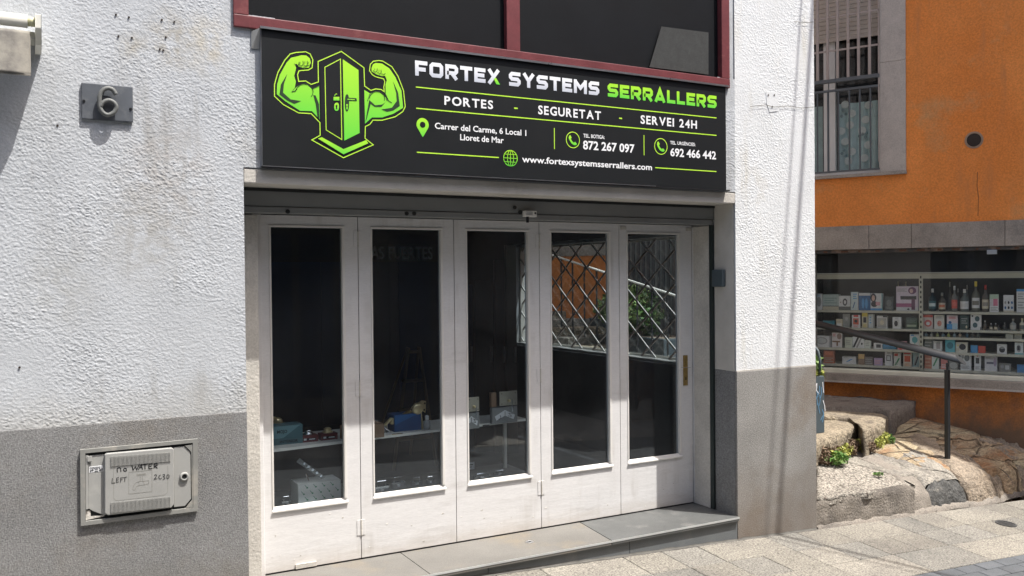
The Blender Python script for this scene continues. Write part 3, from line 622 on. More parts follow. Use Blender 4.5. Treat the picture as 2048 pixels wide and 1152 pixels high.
def B2(x, y): p = PY(800+x/3.0118, 90+y/3.0118, SY); return (p[0], p[2])     # and in the right half
U = (A(100, 400)[0]*0 + (A(110, 400)[0]-A(100, 400)[0])/10)
logo = empty('logo', (A(650, 640)[0], SY, A(650, 640)[1]), parent=sign)
def part(mb, n_, m_, par=None): return mb.build(n_, m_, par or logo)
def smooth_poly(pts, it=2):
    P = [np.array(p, float) for p in pts]
    for _ in range(it):
        Q = []
        for i in range(len(P)): a, b_ = P[i], P[(i+1) % len(P)]; Q += [a*.75+b_*.25, a*.25+b_*.75]
        P = Q
    return [tuple(p) for p in P]
y1, y2, y3, y4 = SY-.001, SY-.0018, SY-.0026, SY-.0034
out = [(657, 262), (820, 380), (825, 512), (870, 543), (905, 532), (945, 537), (966, 552), (963, 520), (970, 480), (962, 460), (905, 445), (880, 430), (860, 402), (866, 355), (888, 333), (925, 328), (955, 332), (1020, 372), (1065, 440), (1105, 545), (1117, 660), (1100, 695), (1045, 733), (950, 758), (885, 757), (862, 788), (830, 803), (828, 888), (887, 935), (672, 1028), (445, 900), (505, 866), (503, 775), (440, 710), (350, 705), (240, 645), (176, 585), (176, 500), (200, 415), (250, 325), (290, 280), (330, 270), (400, 265), (432, 280), (452, 322), (447, 380), (420, 396), (370, 400), (352, 402), (342, 430), (350, 478), (400, 475), (440, 500), (492, 482), (490, 335)]
part(MB().stroke([A(*p) for p in out], 7*U, y1, closed=True), 'outline', 'print_lime')
L = [(330, 300), (370, 290), (405, 292), (430, 312), (438, 345), (428, 362), (425, 378), (390, 383), (350, 372), (336, 352), (322, 356), (332, 380), (318, 440), (330, 480), (322, 525), (300, 552), (345, 510), (380, 497), (415, 505), (446, 535), (497, 505), (502, 752), (445, 692), (360, 690), (255, 622), (192, 570), (195, 500), (215, 430), (262, 345), (295, 308)]
Rr = [(885, 355), (905, 345), (950, 350), (1003, 385), (1045, 445), (1090, 545), (1102, 668), (1030, 712), (950, 738), (878, 738), (828, 782), (822, 540), (866, 566), (895, 553), (930, 556), (962, 580), (1000, 618), (976, 565), (975, 500), (985, 470), (972, 438), (950, 440), (905, 425), (876, 408), (874, 385)]
part(MB().flat([A(*p) for p in L], y1), 'arm', 'print_green'); part(MB().flat([A(*p) for p in Rr], y1), 'arm', 'print_green')
for poly in ([(268, 425), (243, 500), (238, 560), (292, 608), (368, 620), (318, 640), (262, 612), (212, 572), (222, 500)], [(455, 575), (472, 640), (486, 735), (500, 755), (496, 640), (472, 580)],
             [(1030, 480), (1052, 560), (1056, 620), (1020, 668), (945, 680), (985, 697), (1030, 688), (1078, 655), (1066, 560)], [(858, 612), (900, 650), (950, 645), (975, 628), (945, 662), (898, 662), (868, 640), (840, 750), (832, 765), (845, 680)]):
    part(MB().flat([A(*p) for p in poly], y2), 'muscle_shadow', 'print_dark')
def arc(cx, cy, rx, ry, a0, a1, n=14): return [(cx+rx*math.cos(rad(a0+(a1-a0)*k/n)), cy+ry*math.sin(rad(a0+(a1-a0)*k/n))) for k in range(n+1)]
for pts, w in ((arc(392, 552, 62, 56, -170, 40), 5), ([(300, 552), (325, 548), (338, 530)], 6), (arc(915, 600, 54, 50, -180, 20), 5), ([(1020, 632), (985, 610), (972, 560)], 6),
               ([(318, 352), (340, 362), (355, 355), (350, 340)], 4), ([(350, 360), (372, 366), (385, 352), (380, 330)], 4), ([(385, 362), (405, 368), (415, 352), (410, 330)], 4), ([(345, 372), (380, 382), (425, 360)], 4), ([(362, 350), (358, 335)], 3), ([(395, 350), (394, 332)], 3), ([(420, 350), (424, 336)], 3),
               ([(885, 400), (900, 412), (915, 402), (915, 385)], 4), ([(915, 412), (935, 425), (945, 412), (942, 395)], 4), ([(945, 422), (960, 430), (975, 420)], 4), ([(880, 412), (910, 430), (950, 442)], 4), ([(895, 400), (897, 385)], 3), ([(927, 410), (928, 395)], 3), ([(450, 530), (497, 508)], 6), ([(864, 566), (845, 620)], 5)):
    part(MB().stroke([A(*p) for p in pts], w*U, y3), 'line', 'print_dark')
part(MB().flat([A(*p) for p in ((503, 345), (655, 275), (812, 387), (815, 890), (855, 925), (672, 1008), (480, 893), (512, 868))], y2-.0002), 'door_backing', 'sign_panel')
part(MB().stroke([A(*p) for p in ((650, 318), (538, 377), (547, 828), (660, 897))], 6*U, y3, closed=True), 'door_outline', 'print_lime')
part(MB().flat([A(*p) for p in ((667, 320), (780, 397), (788, 850), (678, 905))], y3), 'door_face', 'print_green')
part(MB().flat([A(*p) for p in ((490, 890), (516, 880), (672, 966), (836, 901), (850, 924), (672, 1003))], y3), 'doorstep', 'print_green')
rr = smooth_poly([(682, 572), (712, 572), (712, 694), (682, 694)], 2)
part(MB().flat([A(*p) for p in rr], y4), 'handle_plate', 'print_dark'); part(MB().flat([A(*p) for p in ((700, 596), (765, 600), (768, 620), (700, 618))], y4-.0002), 'lever', 'print_dark')
part(MB().flat([A(*p) for p in ((700, 604), (752, 608), (752, 613), (700, 611))], y4-.0008), 'lever_shine', 'print_green')
part(MB().flat([A(*p) for p in arc(697, 650, 7, 8, 0, 350, 12)], y4-.0006), 'keyhole', 'print_green'); part(MB().flat([A(*p) for p in ((694, 655), (700, 655), (703, 680), (691, 680))], y4-.0006), 'keyhole', 'print_green')
part(MB().flat([A(*p) for p in ((600, 590), (642, 590), (642, 616), (600, 616))], y4), 'padlock', 'print_green'); part(MB().stroke([A(*p) for p in arc(620, 585, 11, 16, 180, 300, 8)], 5*U, y4), 'shackle', 'print_green')
part(MB().flat([A(*p) for p in smooth_poly([(606, 632), (640, 632), (638, 692), (604, 690)])], y4), 'lock_plate', 'print_green')
part(MB().flat([A(*p) for p in arc(622, 655, 7, 8, 0, 350, 12)], y4-.0006), 'keyhole', 'print_dark'); part(MB().flat([A(*p) for p in ((619, 658), (625, 658), (628, 678), (616, 678))], y4-.0006), 'keyhole', 'print_dark')

# block capitals of the top line
def glyphs(ch, W, s):
    t = .135; c_ = .12; l, r_ = t*s, W-t*s; b_, tp = t, 1-t; m_ = .5
    if ch == 'F': return [[(l, 0), (l, tp), (W, tp)], [(l, .44), (W*.86, .44)]]
    if ch == 'O': return [[(l+c_, b_), (r_-c_, b_), (r_, b_+c_), (r_, tp-c_), (r_-c_, tp), (l+c_, tp), (l, tp-c_), (l, b_+c_), 'c']]
    if ch == 'R': return [[(l, 0), (l, tp), (r_-c_, tp), (r_, tp-c_), (r_, .42+c_), (r_-c_, .42), (l, .42)], [(W*.5, .42), (W-.13, 0)]]
    if ch == 'T': return [[(0, tp), (W, tp)], [(W/2, tp), (W/2, 0)]]
    if ch == 'E': return [[(W, tp), (l, tp), (l, b_), (W, b_)], [(l, m_), (W*.9, m_)]]
    if ch == 'S': return [[(W-.02, tp), (l+c_, tp), (l, tp-c_), (l, m_+c_), (l+c_, m_), (r_-c_, m_), (r_, m_-c_), (r_, b_+c_), (r_-c_, b_), (.02, b_)]]
    if ch == 'Y': return [[(.12, 1), (W/2, .48), (W/2, 0)], [(W-.12, 1), (W/2, .48)]]
    if ch == 'M': return [[(l, 0), (l, 1)], [(r_, 0), (r_, 1)], [(l*1.05, .86), (W/2, .40), (W-l*1.05, .86)]]
    if ch == 'A': return [[(.12, 0), (W/2, .93), (W-.12, 0)], [(.26, .25), (W-.26, .25)]]
    if ch == 'L': return [[(l, 1), (l, b_), (W, b_)]]
    if ch == 'X': return [[(.12, 0), (W-.1, 1)], [(.12, 1), (W*.46, .56)]]
WID = dict(F=.92, O=1.05, R=1.0, T=.95, E=.9, X=1.0, S=1.0, Y=1.05, M=1.2, A=1.1, L=.85)
def word(txt, x0, x1, zb, h, m_, name):
    gap = .15; tot = sum(WID[c_] for c_ in txt)+gap*(len(txt)-1); kx = (x1-x0)/tot; x = x0
    for ch in txt:
        mb = MB()
        for si, st in enumerate(glyphs(ch, WID[ch], h/kx)):
            closed = st[-1] == 'c'; st = st[:-1] if closed else st
            mb.stroke([(x+p[0]*kx, zb+p[1]*h) for p in st], .26*h, y1-.0002*si, closed)
        mb.build(name, m_, sign)
        if ch == 'X': MB().flat([(x+.52*kx, zb+.36*h), (x+.68*kx, zb+.46*h), (x+1.02*kx, zb), (x+.72*kx, zb)], y1-.0005).build('green_foot', 'print_green', sign)
        x += (WID[ch]+gap)*kx
t0, b0 = B2(90, 92), B2(90, 183)
hh = t0[1]-b0[1]
word('FORTEX', B2(90, 135)[0], B2(600, 190)[0], b0[1], hh, 'print_silver', 'letter')
word('SYSTEMS', B2(655, 200)[0], B2(1200, 260)[0], b0[1], hh, 'print_silver', 'letter')
word('SERRALLERS', B2(1250, 280)[0], B2(1907, 340)[0], b0[1], hh, 'print_green', 'letter')
def hl(x0, x1, y0, w=5): z = B2(x0, y0)[1]; MB().box(B2(x0, y0)[0], B2(x1, y0)[0], y1, SY, z-w/2*U2, z+w/2*U2).build('rule', 'print_lime', sign)
U2 = (B2(110, 400)[0]-B2(100, 400)[0])/10
hl(95, 1905, 253, 6); hl(97, 1905, 381, 6); hl(101, 595, 646, 6)
z = B2(101, 646)[1]; MB().box(B2(1537, 737)[0], B2(1905, 760)[0], y1, SY, z-3*U2, z+3*U2).build('rule', 'print_lime', sign)
def tx(s, x0, x1, yb, yc, m_='print_white', bold=.02, xb=None):
    z0 = B2(xb or x0, yb)[1]; z1 = B2(xb or x0, yc)[1]; text(MB(), s, B2(x0, yb)[0], B2(x1, yb)[0], z0, z1-z0, y1, bold).build('lettering', m_, sign)
def sp(s): return '\u200a'.join(s)
def spaced(s, x0, x1, yb, yc, m_='print_white', bold=.025):
    # letter-spaced capitals: every glyph at its own advance
    z0 = B2(x0, yb)[1]; z1 = B2(x0, yc)[1]; X0, X1 = B2(x0, yb)[0], B2(x1, yb)[0]
    ws = []
    for ch in s:
        if ch == ' ': ws.append((.3, None)); continue
        vs, fs = text_pts(ch, bold); ws.append((vs[:, 0].max()-vs[:, 0].min(), (vs, fs)))
    gap = .13; tot = sum(w for w, _ in ws)+gap*(len(s)-1); k = (X1-X0)/tot; x = X0; mb = MB()
    for w, g_ in ws:
        if g_: vs, fs = g_; mb.add([(x+(v[0]-vs[:, 0].min())*k, y1, z0+v[1]*(z1-z0)/_H) for v in vs], fs)
        x += (w+gap)*k
    mb.build('lettering', m_, sign)
spaced('PORTES', 267, 560, 358, 308); spaced('SEGURETAT', 832, 1210, 415, 365); spaced('SERVEI 24H', 1449, 1788, 472, 424)
for x0, x1, y_ in ((687, 709, 380), (1320, 1337, 441)): z = B2(x0, y_)[1]; MB().box(B2(x0, y_)[0], B2(x1, y_)[0], y1, SY, z-4*U2, z+4*U2).build('dash', 'print_lime', sign)
tx('Carrer del Carme, 6 Local 1', 210, 760, 503, 468, bold=.018); tx('Lloret de Mar', 362, 624, 572, 537, bold=.018)
tx('TEL. BOTIGA:', 1104, 1232, 556, 535); tx('872 267 097', 1102, 1412, 626, 577, bold=.025)
tx('TEL. URG\u00c8NCIES:', 1627, 1778, 597, 578); tx('692 466 442', 1628, 1903, 668, 622, bold=.025)
tx('www.fortexsystemsserrallers.com', 735, 1517, 705, 668, bold=.02)
for x_, ya_, yb_ in ((929, 500, 627), (1469, 543, 664)): x = B2(x_, ya_)[0]; MB().box(x-2.5*U2, x+2.5*U2, y1, SY, B2(x_, yb_)[1], B2(x_, ya_)[1]).build('divider', 'print_lime', sign)
def ring(cx, cy, r_, w, n_, y=y1):
    c_ = B2(cx, cy); mb = MB().stroke([(c_[0]+r_*math.cos(t), c_[1]+r_*math.sin(t)) for t in [2*math.pi*k/32 for k in range(32)]], w, y, closed=True); return mb, c_
R1 = 50/3.0118*(PY(1146, 262, SY)[2]-PY(1146, 297, SY)[2])/35
for cx, cy, k in ((1041, 572, 1.0), (1571, 611, 1.0)):
    rr_ = (B2(cx, cy-50)[1]-B2(cx, cy+50)[1])/2
    mb, c_ = ring(cx, cy, rr_*.95, rr_*.09, 'ring'); mb.build('ring', 'print_lime', sign)
    hs = [(c_[0]+rr_*p[0], c_[1]+rr_*p[1]) for p in ((-.55, .45), (-.38, .58), (-.18, .28), (-.30, .12), (-.12, -.14), (.14, -.32), (.30, -.20), (.58, -.42), (.45, -.60), (.20, -.62), (-.15, -.48), (-.45, -.12), (-.60, .20))]
    MB().flat(hs, y1).build('handset', 'print_green', sign)
rr_ = (B2(665, 632)[1]-B2(665, 733)[1])/2; mb, c_ = ring(665, 682, rr_*.93, rr_*.1, 'globe')
for q in (.45,): mb.stroke([(c_[0]+rr_*.93*q*math.cos(t), c_[1]+rr_*.93*math.sin(t)) for t in [2*math.pi*k/28 for k in range(28)]], rr_*.08, y2, True)
mb.box(c_[0]-rr_*.04, c_[0]+rr_*.04, y2, y1, c_[1]-rr_*.93, c_[1]+rr_*.93); mb.box(c_[0]-rr_*.93, c_[0]+rr_*.93, y3, y2, c_[1]-rr_*.04, c_[1]+rr_*.04)
for s_ in (-.45, .45): w = math.sqrt(1-s_*s_)*.93*rr_; mb.box(c_[0]-w, c_[0]+w, y3, y2, c_[1]+s_*rr_-rr_*.035, c_[1]+s_*rr_+rr_*.035)
mb.build('globe', 'print_green', sign)
c_ = B2(136, 480); r_ = (B2(136, 440)[1]-B2(136, 520)[1])/2; tip = B2(136, 553)[1]
outl = [(c_[0]+r_*math.cos(rad(t)), c_[1]+r_*math.sin(rad(t))) for t in range(-30, 211, 12)]+[(c_[0]-r_*.05, tip), (c_[0]+r_*.05, tip)]
inn = [(c_[0]+r_*.45*math.cos(rad(t)), c_[1]+r_*.45*math.sin(rad(t))) for t in range(0, 360, 20)]
MB().flat(outl, y1).build('map_pin', 'print_green', sign); MB().flat(inn, y2).build('pin_hole', 'sign_panel', sign)

# ------------------------------------------------------------------ number plate
pa, pb = PY(163, 205, -.02), PY(266, 205, -.02)
npz0, npz1 = PY(215, 241, -.02)[2], PY(215, 169, -.02)[2]
npl = empty('house_number', ((pa[0]+pb[0])/2, -.02, npz0), 'dark metal plate with a raised number six on the white wall', 'house number')
MB().box(pa[0], pb[0], -.020, -.006, npz0, npz1).build('plate', 'plate_grey', npl, bevel=.004)
def N6(x, y): p = PY(x/2.88, y/2.88, -.04); return (p[0], -.040, p[2])
pts = [N6(668, 545), N6(650, 518), N6(622, 508), N6(595, 518), N6(577, 545), N6(573, 590), N6(578, 625), N6(597, 652), N6(624, 662), N6(655, 648), N6(670, 618), N6(655, 590), N6(625, 578), N6(595, 590), N6(578, 615)]
MB().tube(catmull(pts, 5), .0100, 10).build('numeral', 'numeral', npl, smooth=True)
for q in ((600, 520), (640, 655)): p = N6(*q); MB().tube([(p[0], -.04, p[2]), (p[0], -.02, p[2])], .004, 8).build('stud', 'numeral', npl)
for x in (pa[0]+.010, pb[0]-.010): MB().lathe([(.007, 0), (.005, -.004)], (x, -.020, npz0+.082-.02*(x > pa[0]+.05)), 10, 'y').build('screw', 'black_metal', npl)

# ------------------------------------------------------------------ water meter cupboard
def Mq(x, y, d=-.02): p = PY(130+x/3.8154, 850+y/3.8154, d); return (p[0], p[2])
mc = empty('meter_cupboard', (.46, -.01, .575), 'grey plastic water meter cupboard with handwriting set in the grey plinth', 'meter cupboard')
o_, i_ = [Mq(115, 190), Mq(1013, 105), Mq(1013, 655), Mq(120, 770)], [Mq(155, 215), Mq(975, 135), Mq(978, 628), Mq(158, 735)]
mb = MB(); fr_y = (-.024, -.004)
vs = [(p[0], y, p[1]) for y in fr_y for p in o_] + [(p[0], y, p[1]) for y in fr_y for p in i_]
mb.add(vs, [(k, (k+1) % 4, 8+(k+1) % 4, 8+k) for k in range(4)]+[(k, (k+1) % 4, 4+(k+1) % 4, 4+k) for k in range(4)]+[(8+k, 8+(k+1) % 4, 12+(k+1) % 4, 12+k) for k in range(4)])
mb.build('frame', 'meter_frame', mc)
MB().prism(i_, -.0095, -.0085).build('recess', 'dark_gap', mc)
MB().prism([Mq(180, 235), Mq(330, 222), Mq(330, 680), Mq(300, 690), Mq(215, 660), Mq(180, 640)], -.0165, -.010).build('left_panel', 'meter_plastic', mc, bevel=.002)
MB().prism([Mq(830, 172), Mq(912, 164), Mq(958, 208), Mq(962, 565), Mq(915, 620), Mq(832, 628)], -.018, -.010).build('right_panel', 'meter_plastic', mc, bevel=.002)
MB().prism([Mq(915, 158), Mq(972, 150), Mq(976, 625), Mq(925, 632), Mq(968, 572), Mq(964, 205)], -.022, -.010).build('edge_strip', 'meter_frame', mc)
MB().prism([Mq(158, 232), Mq(178, 230), Mq(180, 640), Mq(160, 645)], -.021, -.0100).build('edge_strip', 'meter_plastic', mc)
cov = MB().prism([Mq(305, 232, -.05), Mq(318, 222, -.05), Mq(820, 178, -.05), Mq(835, 190, -.05), Mq(835, 612, -.05), Mq(815, 636, -.05), Mq(330, 695, -.05), Mq(305, 680, -.05)], -.038, -.012).build('cover', 'meter_plastic', mc, bevel=.005, seg=3)
d = -.040
for k in range(46):
    x = 350+k*10
    t_ = 238-(x-345)*.073; MB().prism([Mq(x, t_+3, d), Mq(x+5, t_+2.6, d), Mq(x+5, t_+78-((x-345)*.012), d), Mq(x, t_+78-((x-345)*.012), d)], -.0425, -.038).build('rib', 'meter_plastic', cov)
    t_ = 592-(x-345)*.098; MB().prism([Mq(x, t_, d), Mq(x+5, t_-.5, d), Mq(x+5, t_+78, d), Mq(x, t_+78.5, d)], -.0425, -.038).build('rib', 'meter_plastic', cov)
_ik = [0]
def ink(pts, w, n_='handwriting'):
    _ik[0] += 1; MB().stroke([Mq(x, y, d) for x, y in pts], w*(Mq(510, 400, d)[0]-Mq(500, 400, d)[0])/10, -.0388-.00003*_ik[0]).build(n_, 'marker_ink', cov)
W5 = 7
for st in ([(400, 362), (398, 330)], [(398, 335), (412, 325), (424, 330), (427, 358)], [(447, 338), (455, 330), (467, 332), (469, 348), (457, 354), (447, 346), (450, 334)],
           [(510, 308), (520, 345), (537, 318), (548, 342), (568, 300)], [(560, 342), (582, 302), (592, 340)], [(566, 326), (590, 324)], [(588, 304), (632, 298)], [(609, 302), (611, 338)], [(640, 300), (640, 334)], [(638, 300), (668, 296)], [(640, 316), (662, 313)], [(640, 334), (668, 330)], [(680, 296), (680, 330)], [(680, 298), (702, 296), (704, 308), (682, 314)], [(684, 314), (706, 330)]): ink(st, W5)
for st in ([(362, 405), (358, 445), (384, 441)], [(395, 403), (392, 440)], [(394, 404), (412, 401)], [(392, 420), (410, 418)], [(392, 438), (412, 434)], [(425, 402), (424, 438)], [(424, 403), (444, 400)], [(424, 418), (440, 416)], [(444, 402), (474, 396)], [(458, 400), (456, 432)],
           [(680, 385), (692, 378), (700, 384), (694, 398), (680, 414), (706, 410)], [(732, 380), (718, 388), (716, 404), (728, 412), (738, 404)], [(745, 380), (758, 376), (760, 386), (750, 394), (762, 398), (762, 410), (746, 416)], [(780, 380), (776, 400), (784, 410), (795, 400), (794, 382), (782, 376)]): ink(st, 4.5)
def emb(pts, w=3, closed=False): MB().stroke([Mq(x, y, d) for x, y in pts], w*(Mq(510, 400, d)[0]-Mq(500, 400, d)[0])/10, -.0386, closed).build('emblem_line', mat('emboss', (.24, .235, .21), .6), cov)
emb([(487, 362), (664, 343), (664, 508), (487, 527)], 3, True); emb([(372, 330), (372, 560), (392, 578), (760, 535), (785, 510), (785, 310)], 2.5)
emb([(546, 380), (618, 372)], 6); emb([(546, 390), (618, 382)], 2); emb([(575, 390), (574, 430)], 3); emb([(590, 388), (591, 428)], 3)
emb([(528, 500), (518, 492), (522, 465), (540, 442), (565, 432), (600, 430), (638, 424), (640, 448), (600, 458), (570, 460), (545, 470), (536, 492), (528, 500)], 3); emb([(563, 432), (566, 460)], 2.5); emb([(602, 430), (604, 458)], 2.5)
lp = Mq(910, 393); MB().lathe([(.024*.9, 0), (.020, -.010), (.012, -.012), (.011, -.004)], (lp[0], -.018, lp[1]), 20, 'y').build('lock_ring', 'meter_plastic', mc, smooth=True); MB().lathe([(.010, 0), (.010, -.003)], (lp[0], -.0225, lp[1]), 14, 'y').build('lock_hole', 'dark_gap', mc)
st = MB().prism([Mq(184, 318, -.017), Mq(290, 306, -.017), Mq(292, 352, -.017), Mq(184, 364, -.017)], -.0175, -.0168).build('sticker', 'print_white', mc)
a_, b__ = Mq(188, 362, -.017), Mq(288, 355, -.017); text(MB(), '649 222 060', a_[0]+.001, b__[0], a_[1]+.002, .012, -.0182, .03).build('sticker_text', 'marker_ink', st)
for k in range(2): a_ = Mq(188, 322+k*8, -.017); b__ = Mq(270, 313+k*8, -.017); MB().box(a_[0], b__[0], -.0182, -.0176, a_[1]-.003, a_[1]-.0014).build('sticker_line', 'marker_ink', st)
MB().prism([Mq(168, 238), Mq(205, 235), Mq(208, 275), Mq(170, 282)], -.026, -.0210).build('hinge', 'meter_plastic', mc, bevel=.002)
MB().prism([Mq(160, 655), Mq(195, 655), Mq(198, 700), Mq(300, 690), Mq(300, 698), Mq(160, 730)], -.012, -.0097).build('rusty_bottom', 'old_trim', mc)

# ------------------------------------------------------------------ awning at the left edge
aw = empty('awning', (-.6, -.1, 2.6), 'closed cream awning with dirty grey valance at the top left', 'awning')
ya_ = -.16
c_ = PY(30, 40, ya_); r_ = (PY(30, 26, ya_)[2]-PY(30, 50, ya_)[2])/2
x1_ = PY(55, 40, ya_)[0]
b0_, b1_ = PY(70, 28, -.2), PY(84, 100, -.2)
MB().tube([(-2.0, ya_, c_[2]), (x1_, ya_, c_[2])], r_*1.1, 18).build('roller_tube', 'awning_cream', aw, smooth=True)
MB().tube([(x1_, ya_, c_[2]), (b0_[0]+.002, ya_, c_[2])], r_*.8, 16).build('end_cap', 'yellow_plastic', aw, smooth=True)
MB().add([(x, y, z) for x in (b0_[0], b1_[0]) for y, z in ((-.205, b0_[2]), (-.205, b0_[2]-.06), (-.15, b0_[2]-.12), (-.012, b0_[2]-.13), (-.012, b0_[2]-.02), (-.14, b0_[2]+.005))],
         [(0, 1, 2, 3, 4, 5), (11, 10, 9, 8, 7, 6)]+[(k, (k+1) % 6, 6+(k+1) % 6, 6+k) for k in range(6)]).build('end_bracket', 'awning_cream', aw, bevel=.003)
vz0, vz1 = PY(30, 152, ya_)[2], PY(30, 62, ya_)[2]; x2_ = PY(61, 100, ya_)[0]
mb = MB(); nx = 30; nz_ = 14; xs = np.linspace(-2.0, x2_, nx)
mb.add([(x, ya_-.02+.003*math.sin(x*23)+.002*nz(x*6, 0, k*.3)-.03*(k/nz_), vz1+(vz0-vz1)*k/nz_-.004*math.sin(x*9)*(k == nz_)) for k in range(nz_+1) for x in xs], [(k*nx+i, k*nx+i+1, (k+1)*nx+i+1, (k+1)*nx+i) for k in range(nz_) for i in range(nx-1)])
v = mb.build('valance', 'awning_cloth', aw, smooth=True); v.modifiers.new('s', 'SOLIDIFY').thickness = .003
MB().box(-2, x2_-.001, ya_-.052, ya_-.045, vz0-.004, vz0+.006).build('hem', 'awning_cloth', aw)
MB().box(-2, b0_[0]-.001, -.13, -.012, vz1-.02, vz1+.012).build('cassette_back', 'awning_cream', aw)

# ------------------------------------------------------------------ goods behind the glass doors
shv = MB().prismz([(1.14, .51), (2.96, .70), (2.96, .98), (1.14, .98)], .722, .738).build('display_shelf', 'shelf_white'); props(shv, 'white display shelf across the first three glazed doors', 'shelf')
for x_, l_ in ((1.2, .9), (2.9, .9)): MB().box(x_, x_+.02, l_, l_+.02, .05, .7215).build('shelf_support', 'shelf_white', shv)
plat = MB().prismz([(1.14, .50), (2.98, .50), (2.98, 1.05), (1.14, 1.05)], .30, .37).build('display_platform', mat('platform', (.16, .16, .155), .6)); props(plat, 'low grey display platform behind the lower glass', 'platform')
def boxat(px, py, wpx, hpx, dep, z, rot=0.0):
    P = PZ(px, py, z); Zd = (P-CAM) @ fw; return P, wpx*Zd/F_PX/math.cos(YAW), hpx*Zd/F_PX
def carton(name, label, cat, px, py, wpx, hpx, dep, z, m_, rotz=0.0, group=None):
    P, w, h = boxat(px, py, wpx, hpx, dep, z)
    e = empty(name, (P[0], P[1], z), label, cat, group, rotz=rotz); T = MW[e.name]
    MB(T).box(-w/2, w/2, 0, dep, 0, h).build('carton', m_, e, bevel=.0015); return e, T, w, h
mat('teal_card', (.07, .16, .19), .55); mat('teal_light', (.16, .30, .34), .55); mat('card_red', (.16, .035, .04), .5); mat('cardboard', (.24, .155, .10), .8); mat('blue_card', (.015, .13, .38), .5); mat('blue_dark', (.01, .07, .22), .5)
e, T, w, h = carton('lock_box', 'teal lock box under a brass lock on the shelf behind the first door', 'box', 573, 889, 58, 38, .12, .738, 'teal_card')
MB(T).prism([(-w/2+.002, h*.98), (w*.42, h*.98), (-w*.1, h*.35), (-w/2+.002, h*.35)], -.0012, 0).build('label', 'teal_light', e)
text(MB(T), 'INTERIOR', -w*.2, w*.35, h*.1, h*.13, -.0016, .02).build('lettering', 'marker_ink', e); text(MB(T), 'MOJO', -w*.28, w*.02, h*.62, h*.16, -.0022, .02).build('lettering', 'marker_ink', e)
def brass_lock(name, label, px, py, s, z, flip=1, m1='brass_bright'):
    P = PZ(px, py, z); e = empty(name, tuple(P[:2])+(z,), label, 'lock', 'brass rim locks on display'); T = MW[e.name]
    MB(T).tube([(flip*-.13*s, .02, -.0), (flip*-.02*s, .02, .055*s)], .014*s, 10).build('shaft', 'brass', e)
    MB(T).box(flip*-.13*s-.022*s, flip*-.13*s+.022*s, 0, .035, -.012*s, .022*s).build('latch', m1, e, bevel=.003)
    MB(T).lathe([(.02*s, -.02), (.030*s, -.012), (.034*s, .0), (.030*s, .012), (.02*s, .018)], (0, .0, .062*s), 16, 'y').build('cylinder', m1, e, smooth=True)
    MB(T).prism([(flip*-.045*s, .045*s), (flip*-.03*s, .075*s), (flip*.03*s, .105*s), (flip*.055*s, .100*s), (flip*.050*s, .035*s), (flip*.03*s, .05*s)], .006, .012).build('face_plate', m1, e, bevel=.001)
    for q in ((.046, .088), (.042, .052), (-.034, .058)): MB(T).lathe([(.005*s, 0), (.005*s, -.002)], (flip*q[0]*s, .005, q[1]*s), 8, 'y').build('screw_hole', 'dark_gap', e)
    MB(T).tube([(flip*.02*s, .01, .05*s), (flip*.028*s, .005, .0), (flip*.03*s, .0, -.055*s)], .006*s, 8).build('key_chain', m1, e)
    return e
z_ = .738+.118
brass_lock('brass_lock', 'brass lock with keys resting on the teal box behind the first door', 556, 862, .85, .80, -1)
for cx, lab, mm in ((616, 'silver round door knob on a small red box behind the first door', 'chrome'), (655, 'brass round door knob on a small red box behind the first door', 'brass_bright')):
    e, T, w, h = carton('knob_box', 'small dark red box under the %s door knob' % ('silver' if mm == 'chrome' else 'brass'), 'box', cx+4, 884 if cx < 630 else 880, 30, 13, .07, .738, 'card_red', group='small red hardware boxes')
    MB(T).box(-w*.42, w*.35, -.001, 0, h*.25, h*.62).build('label', 'marker_ink', e); MB(T).box(-w*.36, -w*.2, -.002, -.0012, h*.3, h*.58).build('logo_patch', 'print_white', e); MB(T).box(-w*.05, w*.3, -.002, -.0012, h*.36, h*.5).build('print', 'print_white', e)
    W_ = MW[e.name].translation; k = empty('round_door_knob', (W_.x, W_.y+.035, .738+h+.001), lab, 'door knob', 'round door knobs on display')  # separate door knob standing on the red box
    MB(MW[k.name]).lathe([(.030, 0), (.032, .006), (.022, .012), (.018, .016), (.024, .022), (.014, .030)], (0, 0, 0), 20).build('knob', mm, k, smooth=True)
carton('cardboard_box', 'plain brown cardboard box at the left of the second door', 'box', 730, 878, 72, 27, .1, .738, 'cardboard')
e, T, w, h = carton('lock_box', 'bright blue lock box under a brass lock behind the second door', 'box', 816, 862, 50, 34, .12, .738, 'blue_dark')
MB(T).prism([(-w*.48, h*.97), (w*.38, h*.97), (-w*.48, h*.42)], -.0012, 0).build('label', 'blue_card', e)
brass_lock('brass_lock', 'brass lock with keys standing on the blue box behind the second door', 835, 840, 1.15, .80, 1)
t = empty('door_closer', tuple(PZ(765, 868, .738)), 'small metal lock body leaning beside the cardboard box', 'lock part'); T = MW[t.name]
MB(T).tube([(-.05, 0, .09), (.05, 0, .01)], .008, 8).build('rod', 'chrome', t); MB(T).tube([(.02, .01, .05), (.06, .01, .09)], .010, 8).build('cylinder', 'brass_bright', t); MB(T).box(-.06, .06, 0, .02, .0, .006).build('key_strip', 'chrome', t)
t = empty('key_bunch', tuple(PZ(790, 868, .738)), 'loose keys lying on the shelf in front of the blue box', 'keys'); T = MW[t.name]
for k in range(5): a_ = k*1.1; MB(T).box(-.018+k*.012, .0+k*.012, -.01, -.004, 0, .004).build('key', 'chrome', t); MB(T).lathe([(.006, 0), (.006, .003)], (-.02+k*.013, -.012, 0), 8).build('key_bow', 'brass', t)
t = empty('plastic_bottle', tuple(PZ(858, 860, .738)), 'small translucent white bottle beside the blue lock box', 'bottle'); T = MW[t.name]
